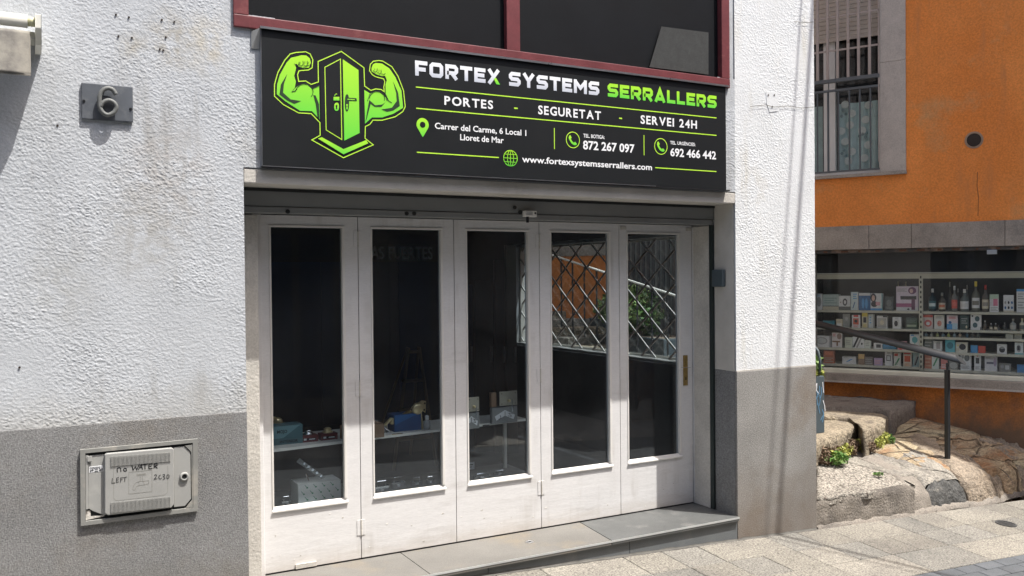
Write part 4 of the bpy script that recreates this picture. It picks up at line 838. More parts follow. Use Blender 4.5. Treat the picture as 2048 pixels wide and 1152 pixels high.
MB(T).lathe([(.020, 0), (.022, .02), (.020, .05), (.010, .062)], (0, .03, 0), 14).build('body', mat('milky', (.30, .31, .31), .5), t, smooth=True); MB(T).lathe([(.011, .062), (.012, .085), (.006, .09)], (0, .03, 0), 12).build('cap', 'print_white', t)
mat('acrylic', (.26, .27, .27), .25, spec=.6)
for cx, cy, s, lab in ((943, 858, .62, 'narrow clear display stand with a lock behind the third door'), (1010, 846, 1.0, 'wide clear display stand with a metal lock plate behind the third door')):
    P, w, h = boxat(cx, cy, 50*s, 62, .05, .738); t = empty('display_stand', (P[0], P[1], .738), lab, 'display stand', 'lock display stands'); T = MW[t.name]
    MB(T).box(-w/2, w/2, 0, .035, 0, h*.52).build('base', 'acrylic', t, bevel=.002)
    MB(T).box(-w/2, -w*.3, .01, .04, h*.53, h).build('back_block', 'cardboard', t, bevel=.001)
    MB(T).box(-w*.2, w/2, .0, .006, h*.56, h*1.02).build('lock_plate', mat('plate_pale', (.5, .47, .38), .4, metal=.3), t, bevel=.001)
    for q in ((-.12, .62), (.42, .62), (-.12, .95), (.42, .95)): MB(T).lathe([(.003, 0), (.003, -.002)], (w*q[0], -.0005, h*q[1]), 8, 'y').build('screw', 'black_metal', t)
    MB(T).lathe([(.010, 0), (.008, -.02)], (w*.15, 0, h*.72), 12, 'y').build('cylinder', 'brass_bright', t, smooth=True)
    MB(T).tube([(w*.25, -.012, h*.75), (w*.27, -.012, h*.35)], .003, 6).build('key', 'chrome', t)
    lg = MB(T).prism([(-w*.34, h*.10), (0, h*.24), (w*.34, h*.10), (w*.40, h*.24), (0, h*.42), (-w*.40, h*.24)], -.0015, -.0005).build('emblem', 'print_white', t)
    MB(T).stroke([(-w*.2, h*.27), (-w*.16, h*.17), (-w*.26, h*.14)], .004, -.0022).build('emblem_mark', 'marker_ink', lg); MB(T).stroke([(0, h*.37), (0, h*.24)], .004, -.0022).build('emblem_mark', 'marker_ink', lg); MB(T).stroke([(w*.3, h*.27), (w*.14, h*.31), (w*.26, h*.20), (w*.12, h*.22)], .0035, -.0022).build('emblem_mark', 'marker_ink', lg)
t = empty('metal_ring', tuple(PZ(972, 852, .738)), 'flat metal ring lying on the shelf between the display stands', 'ring'); T = MW[t.name]; MB(T).tube([(.022*math.cos(a_), .012*math.sin(a_), .004) for a_ in np.linspace(0, 2*math.pi, 16, endpoint=False)], .003, 6, closed=True).build('ring', 'black_metal', t)
# lower level
P, w, h = boxat(640, 1012, 76, 48, .2, .37)
e = empty('key_pattern_box', (P[0], P[1], .37), 'white box printed with green keys low behind the first door', 'box'); T = MW[e.name]
MB(T).box(-w/2, w/2, 0, .16, 0, h).build('carton', mat('card_pale', (.62, .64, .62), .5), e, bevel=.002)
for r_ in range(4):
    for c2 in range(5):
        x, z = -w*.40+c2*w*.2+(r_ % 2)*w*.08, h*.12+r_*h*.25
        if x > w*.46: continue
        MB(T).stroke([(x-.008, z+.012), (x+.006, z-.006)], .003, -.0011).build('key_print', mat('key_green', (.03, .20, .10), .5), e); MB(T).flat([(x+.002, z-.010), (x+.012, z-.010), (x+.012, z-.002), (x+.002, z-.002)], -.0012).build('key_print', 'key_green', e)
t = empty('key_strip', (P[0]-.02, P[1]+.06, .37+h+.001), 'clear strip of chrome keys standing on the key patterned box', 'key display'); T = MW[t.name]
MB(T).add([(-.10, 0, .12), (-.08, 0, .14), (.07, 0, .01), (.05, 0, .0)], [(0, 1, 2, 3)]).build('card', 'acrylic', t)
for k in range(5): MB(T).lathe([(.008, 0), (.008, -.003)], (-.055+k*.025, -.002, .105-k*.021), 12, 'y').build('key_bow', 'chrome', t)
MB(T).tube([(-.045, -.004, .045), (-.03, -.004, .0)], .004, 6).build('key', 'chrome', t)
lower = [(765, 985, 26, 22, 'small chrome padlock low behind the second door'), (798, 977, 24, 22, 'square chrome lock case with a rounded loop low behind the second door'), (835, 972, 20, 16, 'small grey lock part low at the right of the second door'), (862, 968, 14, 14, 'smallest grey fitting low at the right edge of the second door'), (965, 958, 30, 10, 'flat chrome latch low behind the third door'), (1000, 950, 26, 8, 'flat packaged latch right of the chrome latch behind the third door'), (575, 1012, 18, 18, 'chrome coil chain low at the left of the key patterned box')]
for px, py, w_, h_, lab in lower:
    P, w, h = boxat(px, py, w_, h_, .03, .37); t = empty('lock_part', (P[0], P[1], .37), lab, 'lock part', 'lock parts on the low platform'); T = MW[t.name]
    MB(T).box(-w/2, w/2, 0, .03, 0, h*.6).build('case', 'chrome', t, bevel=.003); MB(T).tube([(-w*.3, .015, h*.6), (-w*.3, .015, h), (w*.3, .015, h), (w*.3, .015, h*.6)], .003, 6).build('shackle', 'chrome', t); MB(T).box(-w*.1, w*.1, -.002, 0, h*.2, h*.45).build('badge', 'print_white', t)
P = PZ(941, 945, .37); t = empty('price_tag', tuple(P), 'small white tag with two lines at the lower left of the third door', 'tag'); T = MW[t.name]
MB(T).box(-.03, .03, 0, .002, .02, .07).build('card', 'print_white', t); MB(T).box(-.02, .02, -.001, -.0003, .05, .055).build('text_line', 'marker_ink', t); MB(T).box(-.01, .01, -.001, -.0003, .035, .04).build('text_line', 'marker_ink', t)
# ------------------------------------------------------------------ the orange building
ob = empty('orange_building', (WO[0], WO[1], 0), 'orange rendered building with grey stone trim across the alley', 'building', rotz=WROT)
def wb(n_, m_, x0, x1, y0, y1, z0, z1, bevel=0, par=None): return MB(WM).box(x0, x1, y0, y1, z0, z1).build(n_, m_, par or ob, bevel=bevel)
u = lambda x, y, d=0: PW(x, y, d)[0]; zz_ = lambda x, y, d=0: PW(x, y, d)[2]
sx0 = u(1612, 600); HB = 9.2; XE = 4.2; XR2 = 2.6; XS = -12.0
bandB, bandT = zz_(1700, 499), zz_(1700, 452); sillT, sillB = zz_(1850, 748), zz_(1850, 772)
wxr = u(1760, 200); wx_l = u(1575, 200); wzb = zz_(1760, 344); trx = u(1812, 200)
# wall panels around the two openings
hole = PW(1948, 280)
wb('wall', 'orange', trx, XE, 0, .35, bandT, HB); wb('wall', 'orange', XS, wx_l-.2, 0, .35, bandT, HB)
wb('wall', 'orange', wx_l-.2, trx, .0015, .35, bandT, wzb-.03); wb('wall', 'orange', wx_l-.2, trx, .0015, .35, wzb+2.2, HB)
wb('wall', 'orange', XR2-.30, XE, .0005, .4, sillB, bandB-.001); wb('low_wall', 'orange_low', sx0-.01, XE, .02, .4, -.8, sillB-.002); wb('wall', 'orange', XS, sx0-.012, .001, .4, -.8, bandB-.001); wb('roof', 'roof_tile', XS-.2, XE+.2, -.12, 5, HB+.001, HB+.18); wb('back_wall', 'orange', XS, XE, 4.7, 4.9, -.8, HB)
wb('side_wall', 'orange', XE-.3, XE, .41, 4.69, -.8, HB-.001); wb('side_wall', 'orange', XS, XS+.3, .36, 4.69, -.8, HB-.001)
gx_a, gx_b = u(1352, 600), u(1243, 600)
for i in range(22):
    xa = gx_b+(gx_a-gx_b)*i/22; wb('shutter_rib', 'sample_grey' if i % 2 else 'shutter_metal', xa, xa+(gx_a-gx_b)/22-.004, -.02-.012*(i % 2), .0, .9, 2.35)
wb('shutter_head', 'stone_trim', gx_b-.05, gx_a+.05, -.03, -.0005, 2.352, 2.5)
# round vent hole
hv = MB(WM).lathe([(.072, -.001), (.080, .0), (.080, -.004), (.064, -.005), (.062, .002)], (hole[0], 0, hole[2]), 24, 'y').build('vent_rim', mat('rim_tan', (.32, .22, .15), .9), ob); MB(WM).lathe([(.061, -.0055), (.061, -.0015)], (hole[0], 0, hole[2]), 24, 'y').build('vent_hole', 'rust_hole', ob)
c0 = [(1955, 344), (1954, 372), (1957, 395), (1956, 432)]; MB(WM).stroke([(PW(*q)[0], PW(*q)[2]) for q in c0], .006, -.001).build('crack', mat('crack_orange', (.25, .09, .03), .9), ob)
# stone band in separate slabs
bx = [sx0-.3, u(1738, 470), u(1823, 470), u(2010, 470), XE]
for i in range(4): wb('band_slab', 'stone_band', bx[i]+.002, bx[i+1]-.002, -.012, .2, bandB, bandT-.001, bevel=.002)
wb('band_slab', 'stone_band', XS, bx[0]-.002, -.012, .3, bandB, bandT-.001)
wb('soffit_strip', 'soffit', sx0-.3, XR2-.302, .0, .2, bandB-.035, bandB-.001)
for i in range(16): x = sx0+i*.17+random.uniform(0, .06); wb('rust_spot', mat('rusty', (.10, .045, .025), .9), x, x+random.uniform(.02, .07), -.002, .01, bandB-.03, bandB-.012)
# upper window trim
wb('window_trim', 'stone_trim', wxr, trx-.001, -.014, .2, zz_(1790, 122), 5.6, bevel=.002); wb('window_trim', 'stone_trim', wxr, trx-.001, -.014, .2, wzb-.0, zz_(1790, 122)-.003, bevel=.002)
wb('window_sill', 'stone_band', wx_l-.15, trx+.006, -.03, .2, wzb-.035, wzb-.002, bevel=.003)
wb('window_trim', 'stone_trim', wx_l-.14, wx_l, -.014, .2, wzb, 5.6)
win = empty('window', tuple(WM @ Vector(((wx_l+wxr)/2, .12, wzb))), parent=ob, rotz=WROT)
wp = lambda n_, m_, *a, **k: wb(n_, m_, *a, par=win, **k)
d = .14
fx = u(1671, 250, d); wp('frame', 'pvc', wx_l, wxr, d, d+.05, wzb+.0, wzb+.05); wp('frame', 'pvc', wxr-.035, wxr-.001, d, d+.05, wzb+.051, 5.6)
for a_, b__ in ((1648, 1657), (1659, 1671)): wp('mullion', 'pvc', u(a_, 250, d), u(b__, 250, d), d-.01, d+.05, wzb+.051, 5.6)
wp('glass', 'shop_glass', wx_l, u(1647, 250, d), d+.02, d+.025, wzb+.051, 5.6); wp('glass', 'shop_glass', u(1672, 250, d), wxr-.036, d+.02, d+.025, wzb+.051, 5.6)
wp('reveal', 'stone_trim', wxr-.001, wxr+.04, .201, .34, wzb, 5.6)
rb = empty('room', tuple(WM @ Vector((wx_l+.5, 1, wzb))), parent=ob, rotz=WROT)
# roller blind slats
sz = zz_(1760, 62, .09); k = 0; zc_ = sz
while zc_ < 5.5:
    zh = .044; wp('blind_slat', 'shutter_beige', wx_l, wxr-.002, .088, .100, zc_+.002, zc_+zh, bevel=.003); zc_ += zh+.001; k += 1
wp('blind_rail', 'shutter_beige', wx_l, wxr-.002, .085, .102, sz-.04, sz, bevel=.003)
# dark room with the bottom of an inner wall and reflections of pale squares on the glass
wb('dark_room', 'room_dark', wx_l-.1, wxr+.1, .9, .95, wzb-.1, 5.8, par=rb)
for (a_, b__, c_2, d_2) in ((1680, 96, 1690, 116),): pass
# curtain with dots
cz = zz_(1715, 205, .24)
mb = MB(WM); xs = np.linspace(u(1677, 250, .24), u(1757, 250, .24), 40)
mb.add([(x, .24+.012*math.sin(x*55), z) for z in (wzb+.03, cz+.0) for x in xs], [(i, i+1, 40+i+1, 40+i) for i in range(39)])
cu = mb.build('curtain', 'curtain', ob, smooth=True)
xs = np.linspace(wx_l+.02, u(1645, 250, .24), 20); mb = MB(WM); mb.add([(x, .24+.012*math.sin(x*55), z) for z in (wzb+.03, cz+.0) for x in xs], [(i, i+1, 20+i+1, 20+i) for i in range(19)])
cu2 = mb.build('curtain', 'curtain', ob, smooth=True)
def dot(px, py, r_, m_='curtain_dot'):
    p = PW(px, py, .222); MB(WM).lathe([(r_, 0), (r_, .002)], (p[0], .222, p[2]), 16, 'y').build('curtain_dot', m_, cu)
for q in ((1690, 209), (1704, 227), (1731, 239), (1700, 250), (1724, 261), (1690, 283), (1704, 303), (1736, 290), (1729, 316), (1697, 322), (1737, 210), (1683, 262)): dot(*q, .040)
for q in ((1686, 220), (1692, 228), (1683, 232), (1725, 268), (1731, 274), (1719, 272), (1688, 300), (1684, 307), (1692, 312), (1733, 266)): dot(*q, .016, 'curtain_dark')
# iron window guard
gr = empty('window_guard', tuple(WM @ Vector(((wx_l+wxr)/2, -.05, wzb))), 'old iron bar grille over the upper window of the orange building', 'window grille', rotz=WROT); G_ = lambda n_, m_, *a, **k: wb(n_, m_, *a, par=gr, **k)
zl = zz_(1740, 153, -.02)
for px in (1635, 1655, 1675, 1696, 1717, 1739): x = u(px, 100, -.03); G_('upright_bar', 'bar_brown', x-.013, x+.013, -.04, -.016, zl, 5.6, bevel=.003)
for py, m_ in ((22, 'bar_brown'), (91, 'bar_brown')): z = zz_(1740, py, -.03); G_('cross_bar', m_, wx_l, wxr-.004, -.034, -.024, z-.009, z+.009)
G_('end_bar', 'bar_brown', wxr-.012, wxr-.003, -.034, -.02, wzb+.1, 5.6)
G_('lower_rail', 'bar_dark', wx_l, wxr-.002, -.045, -.010, zl-.02, zl+.018, bevel=.004)
z2 = zz_(1740, 173, -.02); z3 = wzb+.03
G_('guard_rail', 'bar_dark', wx_l, wxr-.002, -.032, -.012, z2-.011, z2+.011); G_('guard_rail', 'bar_dark', wx_l, wxr-.002, -.032, -.012, z3-.008, z3+.010)
for px in (1635, 1656, 1677, 1699, 1720, 1741): x = u(px, 250, -.02); MB(WM).tube([(x, -.022, z3+.01), (x, -.022, z2-.01)], .0085, 8).build('round_bar', 'bar_dark', gr)

# shop window below
sw_ = empty('shop_window', tuple(WM @ Vector((0, 0, sillT))), parent=ob, rotz=WROT)
swb = lambda n_, m_, *a, **k: wb(n_, m_, *a, par=sw_, **k)
swb('stone_sill', 'stone_band', sx0, XR2-.31, -.05, .3, sillB, sillT-.03, bevel=.004); swb('sill_lip', 'stone_trim', sx0, XR2-.31, -.062, -.0505, sillB-.004, sillB+.012)
swb('metal_sill', 'shelf_cream', sx0, XR2-.31, -.02, .12, sillT-.028, sillT+.012, bevel=.003)
swb('jamb', 'stone_trim', sx0-.02, sx0+.04, -.01, .3, sillT+.013, bandB-.036)
swb('glass', 'shop_glass', sx0+.041, XR2-.31, .05, .056, sillT+.013, bandB-.036)
px_ = PW(1985, 600, -.02); swb('glass_clamp', 'aluminium', u(1974, 500), u(1994, 500), -.01, .03, bandB-.075, bandB-.036, bevel=.002)
swb('inner_back', 'room_dark', sx0-.3, XR2-.31, 1.4, 1.45, -.3, 2.6); swb('inner_ceiling', 'shelf_cream', sx0-.3, XR2-.31, .21, 1.4, bandB+.05, bandB+.1); swb('inner_floor', 'shelf_cream', sx0-.3, XR2-.31, .21, 1.4, sillT-.1, sillT-.05)
swb('inner_side', 'shelf_cream', sx0-.35, sx0-.3, .31, 1.4, sillT-.1, bandB+.1)
# gondola shelving
SD = .30
gon = empty('shelving_unit', tuple(WM @ Vector((0, SD, sillT))), 'cream metal shop shelving full of small goods behind the shop glass', 'shelving', rotz=WROT)
gb = lambda n_, m_, *a, **k: wb(n_, m_, *a, par=gon, **k)
gx0, gxm, gx1 = sx0+.02, u(1842, 600, SD), XR2-.35
zt = PW(1700, 546, SD)[2]
gb('header', 'shelf_cream', gx0, gx1, SD-.01, SD+.03, PW(1700, 558, SD)[2], zt-.012); gb('header_edge', 'shelf_white', gx0, gx1, SD-.03, SD+.05, zt-.010, zt)
gb('back_panel', mat('gondola_back', (.13, .13, .125), .8), gx0, gx1, SD+.36, SD+.37, sillT-.04, zt)
shelfz_l = [PW(1700, 550+q/6.064, SD)[2] for q in (428, 640, 888, 1085)]; shelfz_r = [PW(1940, 550+q/5.486, SD)[2] for q in (405, 604, 690, 857, 1050)]
for z in shelfz_l: gb('shelf', 'shelf_cream', gx0, gxm-.018, SD, SD+.34, z-.024, z, bevel=.002)
for z in shelfz_r: gb('shelf', 'shelf_cream', gxm+.018, gx1, SD, SD+.34, z-.024, z, bevel=.002)
up_ = gb('upright', 'shelf_cream', gxm-.017, gxm+.017, SD-.012, SD+.02, sillT+.0, zt-.0125)
z = sillT+.03
while z < zt-.05: MB(WM).box(gxm-.006, gxm+.006, SD-.0135, SD-.0122, z, z+.026).build('slot', 'dark_gap', up_); z += .05
PCOL = {}
def pc(c_):
    c_ = tuple(min(.88, v*1.9) for v in c_); k = 'print_%02x%02x%02x' % tuple(int(v*255) for v in c_)
    if k not in MATS: mat(k, c_, .5, var=.06, scale=40)
    return k
Wt, Gy, Bk, Bl, Dbl, Te, Rd, Pk, Ye, Gn, Br, Cr, Li, Dg = (.52, .52, .50), (.22, .22, .215), (.03, .03, .035), (.07, .22, .42), (.03, .09, .20), (.10, .28, .30), (.40, .07, .06), (.45, .24, .26), (.48, .38, .06), (.07, .20, .10), (.16, .09, .05), (.42, .38, .29), (.32, .24, .36), (.07, .08, .075)
def zoomL(x, y): return 1630+x/6.064, 550+y/6.064
def zoomR(x, y): return 1840+x/5.486, 550+y/5.486
def shelf_z(side, x, y):
    zs = shelfz_l if side == 'L' else shelfz_r; px, py = (zoomL if side == 'L' else zoomR)(x, y); z = PW(px, py, SD+.02)[2]
    return min(zs, key=lambda q: abs(q-z))
def prod(side, r_, col, patches, name, label, cat, d=None, tilt=0.0, group=None):
    f = zoomL if side == 'L' else zoomR; dd = SD+(d if d is not None else random.uniform(.015, .05))
    a_ = PW(*f(r_[0], r_[3]), dd); b__ = PW(*f(r_[2], r_[1]), dd); w = b__[0]-a_[0]; z0 = shelf_z(side, (r_[0]+r_[2])/2, r_[3]); h = max(.02, b__[2]-a_[2])
    if name in ('spare',): pass
    P = WM @ Vector(((a_[0]+b__[0])/2, dd, z0+.0005)); e = empty(name, tuple(P), label, cat, group, rotz=WROT+tilt); T = MW[e.name]
    dep = min(.22, max(.03, w*.6))
    MB(T).box(-w/2, w/2, 0, dep, 0, h).build('carton', pc(col), e, bevel=.0015)
    for i, (sh, x0, z0_, x1, z1_, c_) in enumerate(patches):
        X0, X1, Z0, Z1 = -w/2+x0*w, -w/2+x1*w, z0_*h, z1_*h; y = -.0008*(i+1)
        mb = MB(T)
        if sh == 'r': mb.add([(X0, y, Z0), (X1, y, Z0), (X1, y, Z1), (X0, y, Z1)], [(0, 1, 2, 3)])
        elif sh == 'o': mb.flat([((X0+X1)/2+(X1-X0)/2*math.cos(t), (Z0+Z1)/2+(Z1-Z0)/2*math.sin(t)) for t in [2*math.pi*k/18 for k in range(18)]], y)
        elif sh == 'd': mb.flat([(X0, Z0), (X0+(X1-X0)*.3, Z0), (X1, Z1), (X1-(X1-X0)*.3, Z1)], y)
        elif sh == 'l':
            n_ = 3
            for q in range(n_): zq = Z0+(Z1-Z0)*(q+.2)/n_; mb.add([(X0, y, zq), (X1-(X1-X0)*.2*(q % 2), y, zq), (X1-(X1-X0)*.2*(q % 2), y, zq+(Z1-Z0)*.4/n_), (X0, y, zq+(Z1-Z0)*.4/n_)], [(0, 1, 2, 3)])
        mb.build('print', pc(c_), e)
    return e
def bottle(side, r_, glass, cap, lab, name_label, d=None, name='bottle', cat='bottle', group='bottles on the upper right shelf', lab2=None):
    f = zoomL if side == 'L' else zoomR; dd = SD+(d if d is not None else .06)
    a_ = PW(*f(r_[0], r_[3]), dd); b__ = PW(*f(r_[2], r_[1]), dd); w = b__[0]-a_[0]; z0 = shelf_z(side, (r_[0]+r_[2])/2, r_[3]+20); h = b__[2]-z0
    P = WM @ Vector(((a_[0]+b__[0])/2, dd, z0+.0005)); e = empty(name, tuple(P), name_label, cat, group, rotz=WROT); T = MW[e.name]; R_ = w/2
    MB(T).lathe([(R_*.9, 0), (R_, .01), (R_, h*.52), (R_*.85, h*.60), (R_*.33, h*.70), (R_*.28, h*.86)], (0, 0, 0), 16).build('glass_body', pc(glass), e, smooth=True)
    MB(T).lathe([(R_*.34, h*.83), (R_*.34, h*.995), (R_*.3, h)], (0, 0, 0), 12).build('cap', pc(cap), e, smooth=True)
    mb = MB(T); n_ = 9; az = [math.pi*(1.12+.76*k/(n_-1)) for k in range(n_)]; Rl = R_*1.02; mb.add([(Rl*math.cos(t), Rl*math.sin(t), z) for z in (h*.12, h*.46) for t in az], [(k, k+1, n_+k+1, n_+k) for k in range(n_-1)]); mb.build('label', pc(lab), e)
    if lab2: mb = MB(T); Rl = R_*1.04; mb.add([(Rl*math.cos(t), Rl*math.sin(t), z) for z in (h*.22, h*.36) for t in az[1:-1]], [(k, k+1, n_-2+k+1, n_-2+k) for k in range(n_-3)]); mb.build('label_band', pc(lab2), e)
    return e
gL = 'packaged goods on the left shelves'; gR = 'packaged goods on the right shelves'
PL = [
 ((0, 205, 85, 400), Wt, [('o', .2, .2, .9, .8, Gy), ('l', .1, .82, .8, .95, Bl)], 'pale box with a grey sketch at the left end of the top shelf'),
 ((95, 215, 285, 400), (.33, .38, .36), [('r', 0, 0, 1, .22, Cr), ('r', 0, .23, 1, .27, Bk), ('l', .1, .4, .9, .85, (.20, .26, .25))], 'wide pale green box with line drawing on the top shelf'),
 ((290, 235, 430, 405), Wt, [('r', 0, 0, 1, .25, (.10, .10, .09)), ('o', .33, .30, .72, .82, Bk), ('o', .42, .42, .64, .70, Wt), ('o', .12, .5, .2, .6, Br)], 'white box with black oval device on the top left shelf'),
 ((435, 190, 525, 410), (.40, .46, .48), [('d', .2, .1, .6, .45, Dbl), ('l', .3, .6, .8, .95, Bl), ('r', .85, 0, 1, 1, Wt)], 'narrow white and blue box with a blue trimmer on the top shelf'),
 ((532, 200, 668, 410), Dbl, [('r', 0, .85, 1, 1, Wt), ('o', .25, .1, .5, .7, Bl), ('o', .55, .1, .8, .7, Bl)], 'blue box with two clippers on the top left shelf'),
 ((672, 205, 818, 410), Wt, [('r', 0, 0, 1, .12, Bl), ('o', .05, .2, .6, .55, Bk), ('o', .0, .5, .5, 1.0, Bk), ('o', .12, .55, .38, .9, (.45, .30, .24)), ('r', .45, .3, .8, .5, Pk), ('r', .93, 0, 1, 1, Te)], 'white box showing a dark haired woman on the top left shelf'),
 ((845, 245, 950, 410), (.06, .07, .07), [('o', .2, .3, .8, .8, (.12, .13, .13)), ('l', .1, .1, .9, .3, Gy)], 'dark box left of the hair dryer box on the top shelf'),
 ((985, 130, 1250, 425), (.46, .40, .46), [('r', 0, 0, 1, .14, Wt), ('r', 0, .15, .8, .30, (.26, .08, .16)), ('o', .55, .68, .92, .97, (.12, .05, .11)), ('r', .2, .46, .92, .60, Bk), ('r', .70, .04, .86, .48, (.10, .04, .08)), ('l', .05, .78, .5, .92, Gy), ('o', .62, .72, .78, .9, (.5, .33, .3)), ('o', .5, .03, .62, .1, Bk)], 'large mauve box with a black hair dryer beside the slotted upright'),
 ((95, 500, 235, 575), (.05, .16, .20), [('l', .1, .2, .8, .7, Te)], 'long teal box at the left of the second shelf'),
 ((257, 507, 330, 605), Cr, [('r', .1, .2, .9, .5, Wt), ('l', .2, .6, .8, .8, Gy)], 'small cream pack right of the teal box on the second shelf'),
 ((337, 447, 425, 607), (.20, .21, .20), [('l', .1, .1, .9, .9, Gy), ('o', .3, .5, .7, .8, (.3, .3, .3))], 'grey transparent pack on the second left shelf'),
 ((448, 460, 545, 612), Wt, [('r', .15, .25, .85, .75, (.38, .10, .07)), ('r', .2, .85, .8, 1, Rd), ('o', .3, .4, .7, .65, Bk), ('l', .2, .05, .8, .2, Rd)], 'white hanging pack with red window on the second left shelf'),
 ((570, 432, 637, 615), Cr, [('r', 0, .75, 1, 1, Ye), ('r', .25, .35, .8, .7, Bk), ('l', .2, .05, .8, .25, Ye)], 'yellow topped hanging pack on the second left shelf'),
 ((648, 447, 717, 612), (.40, .42, .42), [('l', .2, .3, .5, .9, Bl), ('r', .8, 0, 1, 1, Gy)], 'narrow white pack with blue print on the second left shelf'),
 ((750, 457, 875, 605), Wt, [('r', .06, .05, .94, .82, (.30, .29, .27)), ('o', .3, .25, .7, .65, Cr), ('r', .6, .88, 1, 1, Bk)], 'square silver patterned box on the second left shelf'),
 ((940, 490, 1045, 627), Wt, [('r', .12, .15, .8, .75, (.40, .40, .38)), ('o', .2, .2, .62, .7, Bk), ('l', .3, .82, .7, .95, Gy)], 'white box with a black gadget on the second left shelf'),
 ((1105, 490, 1242, 625), (.05, .07, .06), [('r', .05, .2, .9, .38, (.22, .26, .2)), ('l', .1, .55, .9, .85, (.08, .12, .1))], 'dark green box at the right end of the second left shelf'),
 ((0, 722, 178, 852), Wt, [('o', .08, .25, .85, .9, Gy), ('o', .12, .32, .78, .82, (.36, .37, .36)), ('r', .95, 0, 1, 1, Gy)], 'white box with a large grey oval on the third left shelf'),
 ((205, 685, 328, 858), (.46, .43, .43), [('r', .05, .35, .8, .45, Br), ('r', .45, .1, .6, .4, Br), ('o', .5, .55, .95, .98, (.22, .16, .14)), ('l', .1, .75, .4, .95, Rd)], 'white pack with a small brown dryer on the third left shelf'),
 ((362, 738, 450, 862), (.36, .38, .32), [('l', .15, .3, .8, .8, Gy)], 'pale green pack on the third left shelf'),
 ((455, 730, 592, 862), (.48, .49, .48), [('d', .0, .05, .6, .95, Bk), ('d', .3, .05, .85, .9, Gy), ('o', .75, .3, .9, .5, Bk)], 'white box with diagonal black shavers on the third left shelf'),
 ((597, 770, 676, 866), (.40, .42, .38), [('l', .2, .3, .8, .9, Gy)], 'small pale pack behind the handrail on the third left shelf'),
 ((712, 806, 812, 872), Wt, [('r', .3, .2, .85, .8, Bk)], 'white box with black rectangle just under the handrail'),
 ((1000, 700, 1107, 800), Pk, [('r', .2, 0, .5, 1, Rd), ('r', .6, .2, .8, 1, (.5, .3, .35))], 'pink pack above the handrail on the third left shelf'),
 ((820, 722, 985, 800), (.05, .15, .22), [('l', .1, .3, .8, .8, Bl)], 'long blue box above the handrail on the third left shelf'),
 ((1150, 672, 1276, 860), (.45, .49, .48), [('o', .2, .45, .75, .85, Te), ('r', .45, .1, .53, .5, Te), ('r', .1, .9, .4, .97, Bl)], 'white box with a turquoise fan beside the slotted upright'),
 ((105, 905, 230, 1052), (.30, .10, .06), [('l', .1, .1, .9, .5, (.30, .26, .22)), ('r', .1, .65, .9, .95, (.42, .13, .07))], 'red brown bag at the left of the lowest shelf'),
 ((330, 985, 497, 1066), Wt, [('d', .25, .3, .8, .7, Bl), ('l', .1, .8, .4, .95, Gy)], 'long white box with a blue pen on the lowest left shelf'),
 ((525, 945, 597, 1070), (.20, .13, .09), [('r', 0, .55, 1, 1, (.45, .30, .12))], 'orange topped small pack on the lowest left shelf'),
 ((602, 982, 702, 1072), (.14, .12, .11), [('l', .1, .1, .9, .9, Gy)], 'dark mixed pack on the lowest left shelf'),
 ((715, 1005, 812, 1088), Li, [('l', .1, .2, .9, .8, Pk)], 'lilac pack on the lowest left shelf'),
 ((848, 925, 937, 1088), Wt, [('r', .2, .35, .8, .75, Bk), ('r', .28, .40, .72, .70, (.38, .40, .39)), ('r', .3, .9, .7, .96, Gy)], 'white hanging pack with black screen on the lowest left shelf'),
 ((955, 940, 1040, 1096), (.46, .46, .42), [('r', .1, .75, .6, .95, Rd), ('d', .1, .05, .9, .6, Gn), ('l', .2, .1, .6, .3, Gy)], 'white pack with green diagonal on the lowest left shelf'),
 ((1070, 940, 1171, 1102), (.42, .36, .30), [('r', .15, .35, .85, .78, (.40, .09, .05)), ('r', .1, .9, .9, 1, Rd), ('l', .2, .05, .8, .25, (.42, .2, .1))], 'red hanging card on the lowest left shelf'),
 ((1185, 930, 1262, 1106), (.22, .30, .31), [('d', .1, .1, .8, .8, Gy), ('d', .3, .1, .95, .7, Bk)], 'grey teal pack with a blade next to the slotted upright'),
]
for r_, col, pt, lab in PL: prod('L', r_, col, pt, 'product_box', lab, 'box', group=gL)
